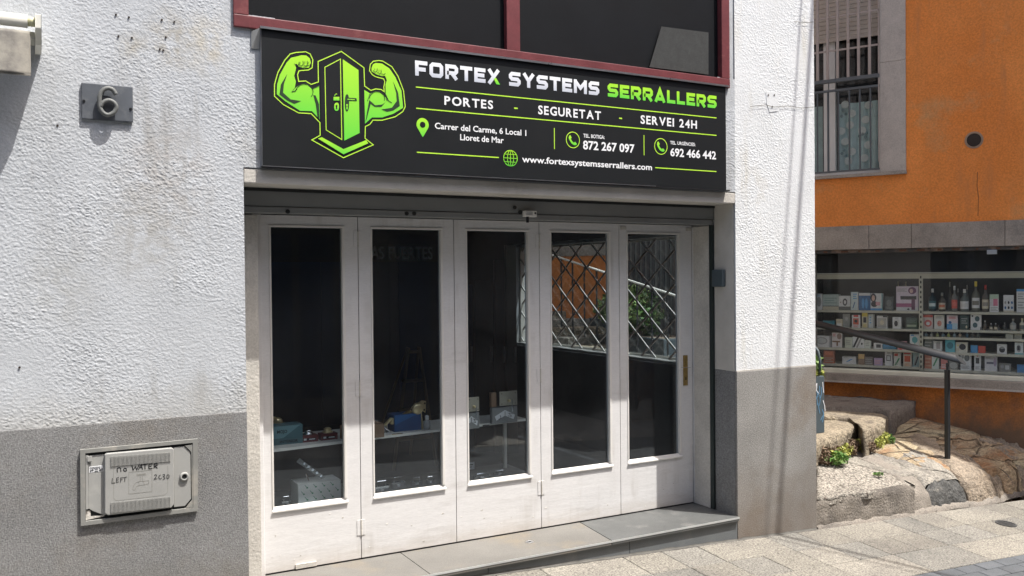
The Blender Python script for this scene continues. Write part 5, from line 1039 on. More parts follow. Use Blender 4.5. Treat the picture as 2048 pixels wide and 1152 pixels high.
PR = [
 ((765, 205, 862, 398), (.42, .40, .40), [('r', 0, .75, 1, 1, (.30, .38, .30)), ('r', .4, .35, .9, .75, (.42, .14, .20)), ('r', 0, 0, 1, .35, Wt), ('l', .1, .05, .9, .3, Gy)], 'white box with a pink square on the top right shelf'),
 ((915, 215, 1028, 402), Wt, [('r', 0, 0, 1, .1, Cr), ('o', .1, .48, .28, .65, Gy), ('o', .42, .48, .60, .65, Bk), ('o', .74, .48, .92, .65, Dbl), ('o', .1, .18, .28, .35, Dbl), ('o', .42, .18, .60, .35, Bk), ('o', .74, .18, .92, .35, Dbl)], 'white box with six dark dots on the top right shelf'),
 ((1060, 150, 1150, 404), (.44, .44, .43), [('r', 0, .9, 1, 1, Bl), ('l', .15, .55, .9, .85, Gy), ('l', .15, .15, .9, .5, Gy)], 'tall grey white box at the right edge of the top shelf'),
 ((35, 425, 140, 577), (.42, .36, .34), [('r', 0, .82, 1, 1, Rd), ('o', .12, .15, .9, .65, (.42, .10, .09)), ('o', .3, .25, .7, .5, Wt)], 'red topped pouch first right of the slotted upright'),
 ((155, 430, 265, 582), (.50, .46, .43), [('l', .15, .75, .85, .92, Gy), ('o', .3, .2, .75, .6, (.48, .2, .15)), ('o', .4, .35, .5, .45, Rd)], 'white pouch with a small red mark on the second right shelf'),
 ((295, 435, 412, 587), (.50, .40, .42), [('r', 0, 0, .5, .4, Bl), ('r', .5, 0, 1, .45, (.30, .40, .48)), ('o', .15, .4, .45, .6, Dbl), ('l', .2, .75, .9, .92, Rd)], 'pink and blue pouch on the second right shelf'),
 ((440, 430, 532, 587), (.04, .06, .055), [('l', .15, .4, .85, .85, Gy), ('o', .65, .1, .85, .3, Cr)], 'dark green pack on the second right shelf'),
 ((555, 425, 672, 592), Wt, [('o', .4, .55, .85, .9, (.05, .09, .1)), ('o', .2, .15, .65, .48, (.05, .09, .1)), ('r', .1, .85, .25, .95, Bk), ('r', .92, 0, 1, .2, Bk)], 'white box with two dark round dials on the second right shelf'),
 ((45, 718, 137, 850), (.10, .11, .10), [('l', .1, .1, .9, .9, Gy)], 'dark pack left of the handrail on the fourth right shelf'),
 ((145, 740, 242, 852), Wt, [('r', .35, .25, .8, .85, (.25, .22, .22)), ('o', .35, .75, .8, .95, Gy)], 'white box with a grey speaker on the fourth right shelf'),
 ((277, 708, 382, 852), (.07, .27, .32), [('o', .15, .25, .85, .75, (.03, .12, .15)), ('r', 0, .92, 1, 1, Bl)], 'turquoise box on the fourth right shelf'),
 ((390, 745, 522, 852), (.46, .44, .38), [('o', .3, .25, .85, .85, Bk), ('r', .0, .1, .3, .4, Cr), ('r', .15, .6, .25, .75, Ye)], 'white and tan box with a black speaker on the fourth right shelf'),
 ((555, 772, 632, 852), (.06, .20, .38), [('l', .1, .3, .9, .7, Bl)], 'small bright blue box on the fourth right shelf'),
 ((640, 778, 717, 852), (.42, .06, .04), [('l', .2, .3, .8, .6, Rd)], 'small bright red box on the fourth right shelf'),
 ((845, 755, 952, 855), Wt, [('o', .22, .12, .82, .75, Bk), ('o', .3, .5, .75, .78, Gy), ('l', .1, .85, .5, .95, Gy)], 'white box with a round black speaker on the fourth right shelf'),
 ((1040, 730, 1132, 858), (.44, .47, .46), [('o', .2, .2, .75, .8, Gy), ('r', .3, .35, .6, .7, Bk), ('r', 0, 0, 1, .1, Te)], 'white and teal box at the right edge of the fourth shelf'),
 ((50, 880, 127, 1040), (.32, .12, .08), [('l', .1, .1, .9, .8, (.38, .22, .15))], 'red brown card first right of the slotted upright on the lowest shelf'),
 ((130, 895, 207, 1042), (.42, .45, .42), [('d', .1, .2, .9, .8, Gn)], 'white card with green diagonal on the lowest right shelf'),
 ((230, 930, 300, 1042), (.44, .14, .12), [('l', .1, .1, .8, .5, Wt)], 'red card partly under the handrail end'),
 ((320, 950, 416, 1044), (.16, .16, .15), [('o', .05, .1, .95, .8, (.30, .30, .28))], 'grey bowl pack behind the handrail post'),
 ((445, 870, 562, 1046), Wt, [('o', .35, .55, .85, .95, (.07, .08, .08)), ('o', .1, .7, .35, .95, Gy), ('l', .1, .1, .8, .3, Gy)], 'white box with black dials under the handrail tip'),
 ((595, 875, 667, 1048), Wt, [('r', .22, .45, .78, .8, Bk), ('o', .35, .88, .65, .98, (.42, .12, .1)), ('l', .2, .1, .8, .3, Gy)], 'white hanging card with black centre on the lowest right shelf'),
 ((710, 882, 847, 1050), (.46, .45, .46), [('r', .15, .45, .75, .58, (.09, .09, .12)), ('o', .7, .3, .95, .85, (.25, .20, .27)), ('l', .1, .75, .5, .9, Gy)], 'white box with a dark styling brush on the lowest right shelf'),
 ((870, 970, 1000, 1056), (.16, .155, .14), [('o', .1, .4, .4, .9, Gy), ('r', .5, .3, .85, .8, (.36, .36, .35))], 'grey tool pack on the lowest right shelf'),
 ((1065, 980, 1150, 1062), (.06, .16, .32), [('l', .1, .3, .9, .7, Bl)], 'blue box at the right end of the lowest shelf'),
 ((940, 640, 1022, 690), (.26, .26, .22), [('l', .2, .2, .8, .8, Gy)], 'small grey pack near the right on the narrow third shelf'),
 ((1035, 640, 1117, 690), (.28, .27, .22), [('l', .2, .2, .8, .8, Gy)], 'rightmost small pack on the narrow third shelf'),
]
for r_, col, pt, lab in PR: prod('R', r_, col, pt, 'product_box', lab, 'box', group=gR)
bottle('R', (95, 150, 180, 380), (.02, .035, .04), Wt, (.05, .11, .12), 'black bottle with a white cap nearest the slotted upright', lab2=(.40, .46, .46))
bottle('R', (205, 195, 282, 385), (.07, .06, .05), (.2, .2, .18), Cr, 'bottle with a cream and red label second from the slotted upright', lab2=(.42, .14, .08))
bottle('R', (345, 120, 412, 385), (.13, .13, .12), Wt, (.45, .09, .07), 'clear bottle with a slanting red label on the top right shelf', lab2=(.48, .12, .1))
bottle('R', (440, 155, 538, 390), (.10, .11, .10), Wt, Wt, 'bottle with a white cap and plain white label on the top right shelf', lab2=(.42, .42, .41))
bottle('R', (568, 70, 657, 392), (.11, .11, .09), Ye, Wt, 'tall bottle with a yellow cap on the top right shelf', lab2=(.16, .15, .13))
bottle('R', (680, 110, 757, 394), (.09, .08, .07), (.35, .05, .04), Cr, 'bottle with a red cap and cream label on the top right shelf', lab2=(.22, .20, .18))
for x0, x1, y0, lab in ((310, 345, 75, 'faint clear bottle standing behind, left'), (400, 435, 150, 'faint clear bottle standing behind the red labelled one'), (500, 535, 110, 'faint clear bottle standing behind the white labelled one')):
    bottle('R', (x0, y0, x1, 390), (.12, .12, .11), (.36, .36, .34), (.14, .14, .13), lab+' on the top right shelf', d=.2)
for i, (x0, x1, y0, col) in enumerate(((695, 732, 500, (.10, .08, .06)), (762, 797, 530, Cr), (812, 850, 530, Cr), (856, 876, 550, (.12, .12, .11)), (910, 945, 520, (.05, .05, .045)))):
    bottle('R', (x0, y0, x1, 590), (.09, .085, .07), Wt if i < 3 else (.2, .2, .2), col, ['little dark bottle with a white cap on the second right shelf', 'left one of two little cream bottles on the second right shelf', 'right one of two little cream bottles on the second right shelf', 'tiniest bottle right of the two cream ones on the second right shelf', 'little black bottle left of the glass jar on the second right shelf'][i], group='little bottles on the second right shelf')
bottle('R', (985, 480, 1057, 592), (.20, .21, .19), (.26, .26, .24), (.28, .27, .24), 'clear glass jar on the second right shelf', name='jar', cat='jar', group=None)
bottle('R', (1092, 475, 1150, 596), Cr, Cr, (.12, .12, .11), 'white plastic jug at the right edge of the second shelf', name='jug', cat='jug', group=None)
for i in range(10):
    x0 = 50+i*62 if i < 7 else 500+(i-7)*60; col = [(.25, .33, .38), (.36, .38, .38), (.36, .38, .18), (.22, .30, .36), (.34, .38, .12), (.25, .32, .38), (.42, .34, .26), (.07, .14, .2), (.09, .1, .1), (.10, .11, .1)][i]
    bottle('R', (x0, 628, x0+34, 678), col, (.3, .3, .3), col, ['first', 'second', 'third', 'fourth', 'fifth', 'sixth', 'seventh', 'eighth', 'ninth', 'tenth'][i]+' little jar from the slotted upright on the narrow third shelf', name='jar', cat='jar', group='little jars on the narrow shelf')
for x0, lab in ((985, 'left one of two little bottles standing behind the hair dryer box'), (1080, 'right one of two little bottles standing behind the hair dryer box')): bottle('L', (x0, 80, x0+50, 415), (.12, .12, .1), (.30, .28, .2), (.15, .15, .13), lab, d=.28, group='bottles behind the hair dryer box')

# ------------------------------------------------------------------ the alley: bed, stones, steps
def Tz(x, y): return tz(x, y)
sheet('alley_bed', [4.956, 5.4, 5.8, 6.2, 6.6, 7.0, 7.4, 7.8, 8.2, 9.0, 11], [.30, .5, .8, 1.2, 2, 3, 4, 6, 9, 14, 22], lambda x, y: tz(x, min(y, 5))-.035+.012*nz(x*3, y*3, 0) - (.14 if y < .9 else .03), 'dirt', kind='structure')
sp_ = empty('stone_path', (6.2, .6, .1), kind='structure')
def stone(poly_px, m_, lift=0.0, depth=.3, amp=.012, name='stone', zf=None, bev=.018, cuts=3, seed=0, wob=.004):
    P = [(PG(q[0], q[1])+np.array([0, 0, .012]) if q[2] == 'g' else PY(q[0], q[1], q[2])) if len(q) == 3 else (PT(q[0], q[1], lift) if zf is None else PZ(q[0], q[1], zf)) for q in poly_px]
    bm = bmesh.new(); n = len(P)
    # refine outline so the edge can be uneven
    Q = []
    for i in range(n):
        a_, b__ = P[i], P[(i+1) % n]; k = max(1, int(np.linalg.norm(b__-a_)/.07))
        for j in range(k):
            p = a_+(b__-a_)*j/k; q = wob*3 if j else 0; Q.append(np.array([p[0]+q*nz(p[0]*9, p[1]*9, seed), p[1]+q*nz(p[0]*9+5, p[1]*9, seed), p[2]]))
    top = [bm.verts.new(tuple(q)) for q in Q]; cen = sum(Q)/len(Q)
    inner = []
    rings = [top]
    for f_ in (.12, .35, .6, .82): rings.append([bm.verts.new(tuple(q+(cen-q)*f_)) for q in Q])
    N_ = len(Q)
    for a_, b__ in zip(rings[:-1], rings[1:]):
        for i in range(N_): bm.faces.new((a_[i], a_[(i+1) % N_], b__[(i+1) % N_], b__[i]))
    c_ = bm.verts.new(tuple(cen))
    for i in range(N_): bm.faces.new((rings[-1][i], rings[-1][(i+1) % N_], c_))
    prev = top
    for k_ in range(1, 5):
        cur = [bm.verts.new((q[0]+.022*nz(q[0]*14, q[1]*14, k_+seed), q[1]+.022*nz(q[0]*14+9, q[1]*14, k_+seed), q[2]-depth*k_/4)) for q in Q]
        for i in range(N_): bm.faces.new((prev[(i+1) % N_], prev[i], cur[i], cur[(i+1) % N_]))
        prev = cur
    for ring_, drop in ((rings[0], bev), (rings[1], bev*.2)):
        for v in ring_: v.co.z -= drop*(.7+.6*nz(v.co.x*7, v.co.y*7, seed))
    for v in bm.verts:
        if v.co.z > -9 and v not in prev: v.co.z += amp*nz(v.co.x*5, v.co.y*5, seed+.5)+amp*.6*nz(v.co.x*14, v.co.y*14, seed)
    bmesh.ops.recalc_face_normals(bm, faces=bm.faces)
    me = bpy.data.meshes.new(name); bm.to_mesh(me); bm.free()
    cc = Vector(tuple(cen)); me.transform(Matrix.Translation(-cc))
    for p in me.polygons: p.use_smooth = True
    me.materials.append(MATS[m_]); o = bpy.data.objects.new(name, me); coll(o); o.parent = sp_; o.location = cc-MW[sp_.name].translation; MW[o.name] = Matrix.Translation(cc); return o
# kerb block of pebbled concrete with its rough face
kt = [(1634, 999), (1720, 985), (1737, 984), (1829, 969), (1800, 954), (1735, 934), (1690, 922), (1634, 917)]
stone(kt, 'pebble', 0, .05, .004, 'kerb_top', bev=.004)
P0, P1 = PY(1560, 1011, 0), PY(1829, 971, 0)
mb = MB(); nx, nz2 = 60, 12; vs = []
for k in range(nz2+1):
    for i in range(nx+1):
        x = 4.956+(P1[0]-4.956)*i/nx; zt_ = tz(x, 0)-.002+.004*nz(x*20, 0, 3); z = zt_+(-.30-zt_)*k/nz2; ed = .012 if k == 0 else 0
        vs.append((x, .002+ed+.010*nz(x*9, z*9, 2)+.006*nz(x*30, z*30, 5), z))
mb.add(vs, [(k*(nx+1)+i, k*(nx+1)+i+1, (k+1)*(nx+1)+i+1, (k+1)*(nx+1)+i) for k in range(nz2) for i in range(nx)])
mb.build('kerb_face', 'concrete_face', sp_, smooth=True)

def edge_stone(x0, x1, s0, s1, m_, seed, slant=0.0, amp=.012, bulge=0.0, rough=1.0):
    nx_ = max(8, int((x1-x0)/.022)); ns = max(10, int((s1-s0)/.016)); vs = []
    for j in range(ns+1):
        t = j/ns; s_ = s0+(s1-s0)*(t**1.35)
        for i in range(nx_+1):
            q = i/nx_; x = x0+(x1-x0)*q + slant*s_ + .022*nz(s_*11, seed*3.1+round(q), 0)*(1 if q in (0, 1) else 0)
            y = fl(x)+s_; g_ = gz(x, min(0, y))+.0; T_ = tz(x, y)
            pr = [(0, 0.0), (.012, .36), (.04, .74), (.08, .92), (.15, 1.0), (3, 1.0)]
            f_ = 1.0
            for (sa, fa), (sb, fb) in zip(pr[:-1], pr[1:]):
                if s_ <= sb: f_ = fa+(fb-fa)*(s_-sa)/(sb-sa); break
            z = g_-.03+(T_-g_+.03)*f_ + bulge*math.sin(math.pi*q)*f_
            e_ = min(q, 1-q)*(x1-x0); z -= .030*math.exp(-e_/.010)+.012*math.exp(-e_/.04)
            n_ = nz(x*5, y*7, seed)*amp*1.2 + nz(x*16, y*16+z*9, seed+2)*amp*rough + nz(x*45, y*45+z*30, seed+4)*amp*.35*rough
            y -= nz(x*7, z*7, seed+6)*.02*(1-f_) + nz(x*22, z*22, seed+8)*.014*rough*max(0, 1-f_*.9)
            vs.append((x, y, z+n_*min(1, f_+.2)))
    W_ = nx_+1; fs = [(j*W_+i, j*W_+i+1, (j+1)*W_+i+1, (j+1)*W_+i) for j in range(ns) for i in range(nx_)]
    k0 = len(vs)      # skirts so the stone is solid at its joints
    for i_ in (0, nx_):
        base_ = len(vs); vs += [(vs[j*W_+i_][0], vs[j*W_+i_][1], vs[j*W_+i_][2]-.12) for j in range(ns+1)]
        for j in range(ns): q4 = (j*W_+i_, (j+1)*W_+i_, base_+j+1, base_+j); fs.append(q4 if i_ == 0 else q4[::-1])
    return MB().add(vs, fs).build('stone', m_, sp_, smooth=True)
edge_stone(6.035, 6.33, 0, .62, 'concrete_face', 1, .02)
edge_stone(6.33, 6.78, .0, .085, 'rock_dark', 2, .0, .020, rough=1.8)
edge_stone(6.32, 6.79, .088, .72, 'rock_grey', 3, .10, .007)
edge_stone(6.79, 7.20, 0, .75, 'rock_tan', 4, .12, .012, .012)
edge_stone(7.20, 7.40, .0, .5, 'rock_tan', 5, .05, .022, -.03, 1.8)
edge_stone(7.40, 7.72, 0, .6, 'rock_orange', 6, .08, .020, .01, 1.5)
edge_stone(7.72, 8.30, 0, .6, 'rock_tan', 7, .05, .022, .0, 1.6)
edge_stone(8.30, 9.30, 0, .6, 'rock_grey', 8, .0, .02)
for pts in ([(1700, 915), (1722, 922), (1752, 934), (1776, 938)], [(1795, 905), (1812, 914), (1834, 928), (1866, 937)], [(1860, 874), (1884, 884), (1898, 884)], [(1762, 882), (1790, 893), (1800, 902), (1822, 908)], [(1908, 903), (1936, 911), (1960, 915)], [(1925, 928), (1960, 938), (1985, 942)], [(1838, 938), (1875, 944), (1905, 950), (1925, 962)], [(1990, 936), (2004, 944), (2016, 955), (2028, 972)], [(1955, 870), (1985, 880), (2022, 884)]):
    P_ = catmull([PT(x, y) for x, y in pts], 4); vs = []
    for k, p in enumerate(P_): w = .006*(1-abs(2*k/(len(P_)-1)-1)**2)+.001; j_ = .012*nz(p[0]*25, p[1]*25, 3); vs += [(p[0]+j_, p[1]-w, p[2]+.0165), (p[0]+j_, p[1]+w, p[2]+.0165)]
    MB().add(vs, [(2*k, 2*k+1, 2*k+3, 2*k+2) for k in range(len(P_)-1)]).build('crack', 'rust_hole', sp_)
# mortar fillet along the foot of the stones
b_ = MB(); N_ = 90; vs = []
for k, (o_, h_) in enumerate(((-.022, -.012), (-.010, .012), (.012, .030), (.04, .03))):
    for i in range(N_+1):
        x = 4.96+4.2*i/N_; y = (fl(x) if x > 5.9 else 0)+o_+.010*nz(x*13, k, 4); vs.append((x, y, gz(x, min(0, y))+h_*(1+.8*nz(x*9, k*2, 1))))
b_.add(vs, [(k*(N_+1)+i, k*(N_+1)+i+1, (k+1)*(N_+1)+i+1, (k+1)*(N_+1)+i) for k in range(3) for i in range(N_)]); b_.build('mortar_fillet', 'concrete_face', sp_, smooth=True)
b_ = MB(); N_ = 120
for k, (o_, h_) in enumerate(((-.020, .0005), (-.006, .004), (-.0045, .012))):
    b_.v += [(x, o_*(1+.7*nz(x*11, 0, 4)) if k == 0 else o_-(.004 if x > 4.2 else 0), gz(x, 0)+h_*(1+.6*nz(x*9, k*2, 1))) for x in [1.2+3.75*i/N_ for i in range(N_+1)]]
b_.f = [(k*(N_+1)+i, k*(N_+1)+i+1, (k+1)*(N_+1)+i+1, (k+1)*(N_+1)+i) for k in range(2) for i in range(N_)]; b_.build('foot_mortar', 'mortar', pav, smooth=True)

S = lambda *a, **k: stone(*a, **k)
S([(1829, 969), (1868, 984), (1872, 993), (1868, 1020), (1846, 1024), (1833, 1027)], 'rock_tan', 0, .26, .01, seed=1) if False else None
S([(2000, 932), (1985, 936), (1950, 944), (1904, 934), (1862, 940), (1835, 930), (1798, 918), (1822, 905), (1862, 890), (1905, 896), (1960, 908), (2010, 920)], 'rock_orange', .004, .2, .010, seed=12, bev=.012)
S([(1796, 917), (1760, 905), (1726, 893), (1752, 880), (1790, 868), (1830, 862), (1880, 868), (1905, 880), (1904, 894), (1862, 889), (1822, 904)], 'rock_orange', .010, .2, .012, seed=13, bev=.012)
S([(1634, 916), (1690, 920), (1736, 933), (1800, 953), (1860, 941), (1833, 931), (1796, 919), (1758, 907), (1724, 895), (1690, 905), (1634, 905)], 'rock_grey', .001, .2, .008, seed=14, bev=.008)
S([(1906, 895), (1906, 880), (1960, 890), (2010, 900), (2060, 912), (2110, 924), (2110, 932), (2048, 926), (2010, 918)], 'rock_orange', .0, .2, .012, seed=15, bev=.012)
S([(1832, 860), (1790, 866), (1795, 848), (1825, 832), (1860, 834), (1905, 848), (1960, 860), (1960, 888), (1906, 878), (1880, 866)], 'rock_orange', .012, .2, .010, seed=16, bev=.012)
S([(1962, 889), (1962, 862), (2010, 870), (2070, 884), (2140, 900), (2140, 930), (2112, 922), (2060, 910), (2010, 899)], 'rock_orange', .004, .2, .010, seed=17, bev=.012)
# steps
st1 = PT(1720, 885); ZA = .375; ZB = .405; ZC = .45
S([(1600, 832), (1640, 834), (1700, 838), (1714, 842), (1718, 848), (1706, 854), (1684, 862), (1655, 873), (1600, 890)], 'step_stone', depth=.34, name='step_stone', zf=ZA, amp=.012, seed=21, bev=.03)
S([(1600, 816), (1645, 817), (1690, 818), (1750, 821), (1768, 824), (1776, 829), (1768, 840), (1740, 852), (1726, 858), (1720, 848), (1714, 841), (1700, 836), (1600, 830)], 'step_stone', depth=.34, name='step_stone', zf=ZB, amp=.012, seed=22, bev=.03)
S([(1560, 776), (1640, 779), (1700, 784), (1760, 790), (1828, 797), (1832, 801), (1800, 812), (1775, 818), (1755, 815), (1640, 812), (1560, 812)], 'rock_brown_shaded', depth=.42, name='step_stone', zf=ZC, amp=.024, seed=23, bev=.03)  # upper step, its shade put into the stone colour
for k in range(9):    # further steps climbing out of sight
    y0 = 2.2+k*.3; MB().box(4.96+.25, 8.6-.2*k, y0, y0+(.32 if k < 8 else 9), -.2, .60+.085*k).build('step_stone', 'rock_grey' if k % 2 else 'step_stone', sp_, bevel=.02)

# ------------------------------------------------------------------ handrail
pb_ = PT(1895, 921); fpx = (pb_-CAM) @ fw
v = ray(1893, 735); zt2 = CAM[2]+v[2]*np.linalg.norm((pb_-CAM)[:2])/np.linalg.norm(v[:2])
hr = empty('handrail', tuple(pb_), 'dark metal handrail on a square post climbing beside the alley steps', 'handrail')
MB().box(pb_[0]-.017, pb_[0]+.017, pb_[1]-.017, pb_[1]+.017, pb_[2]-.03, zt2-.02).build('post', 'rail_black', hr, bevel=.002)
MB().tube([(pb_[0], pb_[1], zt2-.021), (pb_[0], pb_[1], zt2+.04)], .010, 10).build('pin', 'rail_metal', hr)
v = ray(1932, 722); e1 = CAM + v*(fpx*.985); v = ray(1628, 646); e2 = CAM + v*(fpx*1.18); e3 = e2+(e2-e1)*1.2
dirr = (e2-e1)/np.linalg.norm(e2-e1); side_ = np.cross(dirr, [0, 0, 1]); side_ /= np.linalg.norm(side_); upv = np.cross(side_, dirr)
mb = MB(); n = 16; vs = []
for j, P in enumerate((e1, e3)):
    for k in range(n):
        t = 2*math.pi*k/n; q = P+side_*.030*math.cos(t)+upv*.034*math.sin(t)
        if j == 0: q = q + dirr*.10*(.5+.5*math.sin(t))
        vs.append(tuple(q))
mb.add(vs, [(k, (k+1) % n, n+(k+1) % n, n+k) for k in range(n)]+[tuple(range(n-1, -1, -1)), tuple(range(n, 2*n))]); mb.build('rail', 'rail_metal', hr, smooth=False)
for p in bpy.data.objects['rail'].data.polygons if 'rail' in bpy.data.objects else []: pass
_o = hr.children[-1]
for p in _o.data.polygons: p.use_smooth = len(p.vertices) == 4
for k_ in (1.15, 1.9): p = e1+(e2-e1)*k_; MB().box(p[0]-.017, p[0]+.017, p[1]-.017, p[1]+.017, tz(p[0], p[1]), p[2]-.03).build('post', 'rail_black', hr)

# upper alley railing with twisted bars, seen through the shop
r1 = empty('alley_railing', (6.1, 3.5, .6), 'black railing with twisted bars and pale top rail seen through the lattice', 'railing')
def rp(px, py, X=5.45): return PX(px, py, X)
A1, A2 = rp(1085, 504), rp(1365, 596)
MB().tube([tuple(A1+(A1-A2)*.5), tuple(A2+(A2-A1)*.15)], .013, 8).build('top_rail', 'pale_rail', r1)
B1_, B2_ = A1-np.array([0, 0, .92]), A2-np.array([0, 0, .92]); MB().tube([tuple(B1_+(B1_-B2_)*.5), tuple(B2_+(B2_-B1_)*.15)], .012, 8).build('bottom_rail', 'rail_black', r1)
nb = 17
for k in range(nb):
    f_ = -.4+1.5*k/(nb-1); T_ = A1+(A2-A1)*f_; z1_, z0_ = T_[2], T_[2]-.92
    mb = MB(); seg_ = 22; vs = []; s_ = .008
    for j in range(seg_+1):
        z = z0_+(z1_-z0_)*j/seg_; ang = 0 if not (5 <= j <= 17) else (j-5)*.7
        for q in range(4): t = ang+math.pi/4+q*math.pi/2; vs.append((T_[0]+s_*1.4*math.cos(t), T_[1]+s_*1.4*math.sin(t), z))
    mb.add(vs, [(j*4+q, j*4+(q+1) % 4, (j+1)*4+(q+1) % 4, (j+1)*4+q) for j in range(seg_) for q in range(4)]); mb.build('twisted_bar', 'rail_black', r1)
def leaves(name, m_, center, radii, n, size, parent, seed=1, leafshape=1.6):
    rr_ = np.random.default_rng(seed); vs, fs = [], []
    for i in range(n):
        d_ = rr_.normal(size=3); d_ /= np.linalg.norm(d_); r_ = rr_.uniform(.35, 1)**.5; lump = 1+.25*math.sin(d_[0]*5+seed)*math.cos(d_[2]*4)
        c_ = np.array(center)+d_*np.array(radii)*r_*lump; a_ = rr_.normal(size=3); a_ /= np.linalg.norm(a_); b__ = np.cross(a_, rr_.normal(size=3)); b__ /= np.linalg.norm(b__); s_ = size*rr_.uniform(.6, 1.3)
        k = len(vs); vs += [tuple(c_-a_*s_*leafshape/2), tuple(c_+b__*s_*.4), tuple(c_+a_*s_*leafshape/2), tuple(c_-b__*s_*.4)]; fs.append((k, k+1, k+2, k+3))
    o = MB().add(vs, fs).build(name, m_, parent, kind='stuff'); return o
# planters and bush by the railing
for X_, px, py0, py1, wpx, lab, bush in ((5.9, 1180, 634, 712, 56, 'plain grey planter box left of the bush beyond the lattice', False), (5.65, 1268, 668, 725, 118, 'wide dark planter with a green bush beyond the lattice window', True)):
    a_, b__ = PX(px-wpx/2, py0, X_), PX(px+wpx/2, py0, X_); zb_ = tz(X_, a_[1])+.0
    t = empty('planter', (X_, (a_[1]+b__[1])/2, zb_-.05), lab, 'planter'); MB().box(X_, X_+.4, min(a_[1], b__[1]), max(a_[1], b__[1]), zb_-.05, a_[2]).build('box', 'pot_grey', t, bevel=.01); MB().box(X_+.02, X_+.38, min(a_[1], b__[1])+.02, max(a_[1], b__[1])-.02, a_[2]-.03, a_[2]+.004).build('soil', 'dirt', t)
    if bush:
        c_ = PX(1262, 628, X_+.15); s = empty('bush', (c_[0], c_[1], a_[2]), 'leafy green bush growing in the wide dark planter beyond the lattice', 'bush')
        leaves('foliage', 'leaf', (c_[0], c_[1], c_[2]), (.24, .44, .24), 2600, .042, s, 3); leaves('foliage', 'leaf_pale', (c_[0]-.05, c_[1]+.05, c_[2]+.05), (.26, .42, .24), 1600, .042, s, 4)
        for k in range(7): MB().tube([(c_[0], c_[1]+(k-3)*.05, a_[2]-.02), (c_[0]+random.uniform(-.15, .15), c_[1]+(k-3)*.12, c_[2]+random.uniform(0, .15))], .007, 6).build('stem', 'twig', s)
s = empty('bush', (6.5, 4.3, .6), 'small shrub with yellowing leaves left of the grey planter beyond the lattice', 'bush'); c_ = PX(1110, 650, 6.5); s.location = (c_[0], c_[1], .6); MW[s.name] = Matrix.Translation(s.location)
leaves('foliage', 'leaf_yellow', tuple(c_-np.array([0, 0, .1])), (.22, .35, .2), 700, .05, s, 9); leaves('foliage', 'leaf', tuple(c_), (.2, .3, .2), 500, .05, s, 10)
MB().tube([(c_[0], c_[1], .5), (c_[0], c_[1], c_[2])], .01, 6).build('stem', 'twig', s)
s = empty('tree', (6.3, 7.5, .9), 'green leafy tree far up the alley beyond the lattice window', 'tree'); MB().tube([(5.9, 8.2, .6), (5.95, 8.2, 1.6), (6.1, 8.1, 2.4)], [.09, .07, .04], 8).build('trunk', 'twig', s, smooth=True); leaves('crown', 'leaf', (5.9, 8.2, 2.3), (.7, .8, 1.0), 4000, .08, s, 12); leaves('crown', 'leaf_pale', (5.9, 8.2, 2.3), (.7, .8, 1.0), 1500, .08, s, 13)

# planter box with a plant on the side wall
wpb = empty('wall_planter', (5.06, .2, .52), 'dark grey box with blue paint marks fixed round the white house corner', 'wall box')
pz0, pz1 = PX(1645, 866, 5.15)[2], PX(1645, 752, 5.15)[2]
yq = PX(1649, 800, 5.17)[1]
MB().box(4.958, 5.17, max(.05, yq), max(.05, yq)+.28, pz0, pz1).build('box', 'pot_grey', wpb, bevel=.006)
yf = max(.05, yq)
rr2 = random.Random(4)
for k in range(12):
    x0, z0 = 5.07+rr2.uniform(0, .09), pz1-rr2.uniform(.02, .30); MB().stroke([(x0, z0), (x0+rr2.uniform(-.02, .02), z0-.04), (x0+rr2.uniform(-.03, .03), z0-.08)], .006, yf-.001-.0003*k).build('paint_mark', 'pot_blue' if k % 3 else 'print_white', wpb)
MB().box(4.957, 5.02, yf+.02, yf+.1, pz0-.05, pz0-.001).build('foot', 'black_metal', wpb)
MB().tube([tuple(PX(1630, 694, 5.12)), tuple(PX(1636, 702, 5.12)), tuple(PX(1640, 722, 5.12)), tuple(PX(1639, 746, 5.12))], .010, 8).build('hose', 'pot_grey', wpb, smooth=True)
s = empty('potted_plant', (5.1, yf+.12, pz1), 'wispy green and yellow plant on top of the dark wall box', 'plant')
c_ = np.array([5.12, yf+.1, pz1+.07]); leaves('foliage', 'leaf_pale', tuple(c_), (.09, .1, .07), 260, .022, s, 21, 2.6); leaves('foliage', 'leaf_yellow', tuple(c_-np.array([-.02, 0, .045])), (.10, .1, .03), 200, .02, s, 22, 2.4); leaves('foliage', 'leaf', tuple(c_+np.array([-.03, 0, 0])), (.08, .1, .07), 200, .022, s, 23, 2.4)
for k in range(5): MB().tube([(5.09+k*.012, yf+.1, pz1), (5.06+k*.03, yf+.08, pz1+.12)], .002, 5).build('stem', 'twig', s)
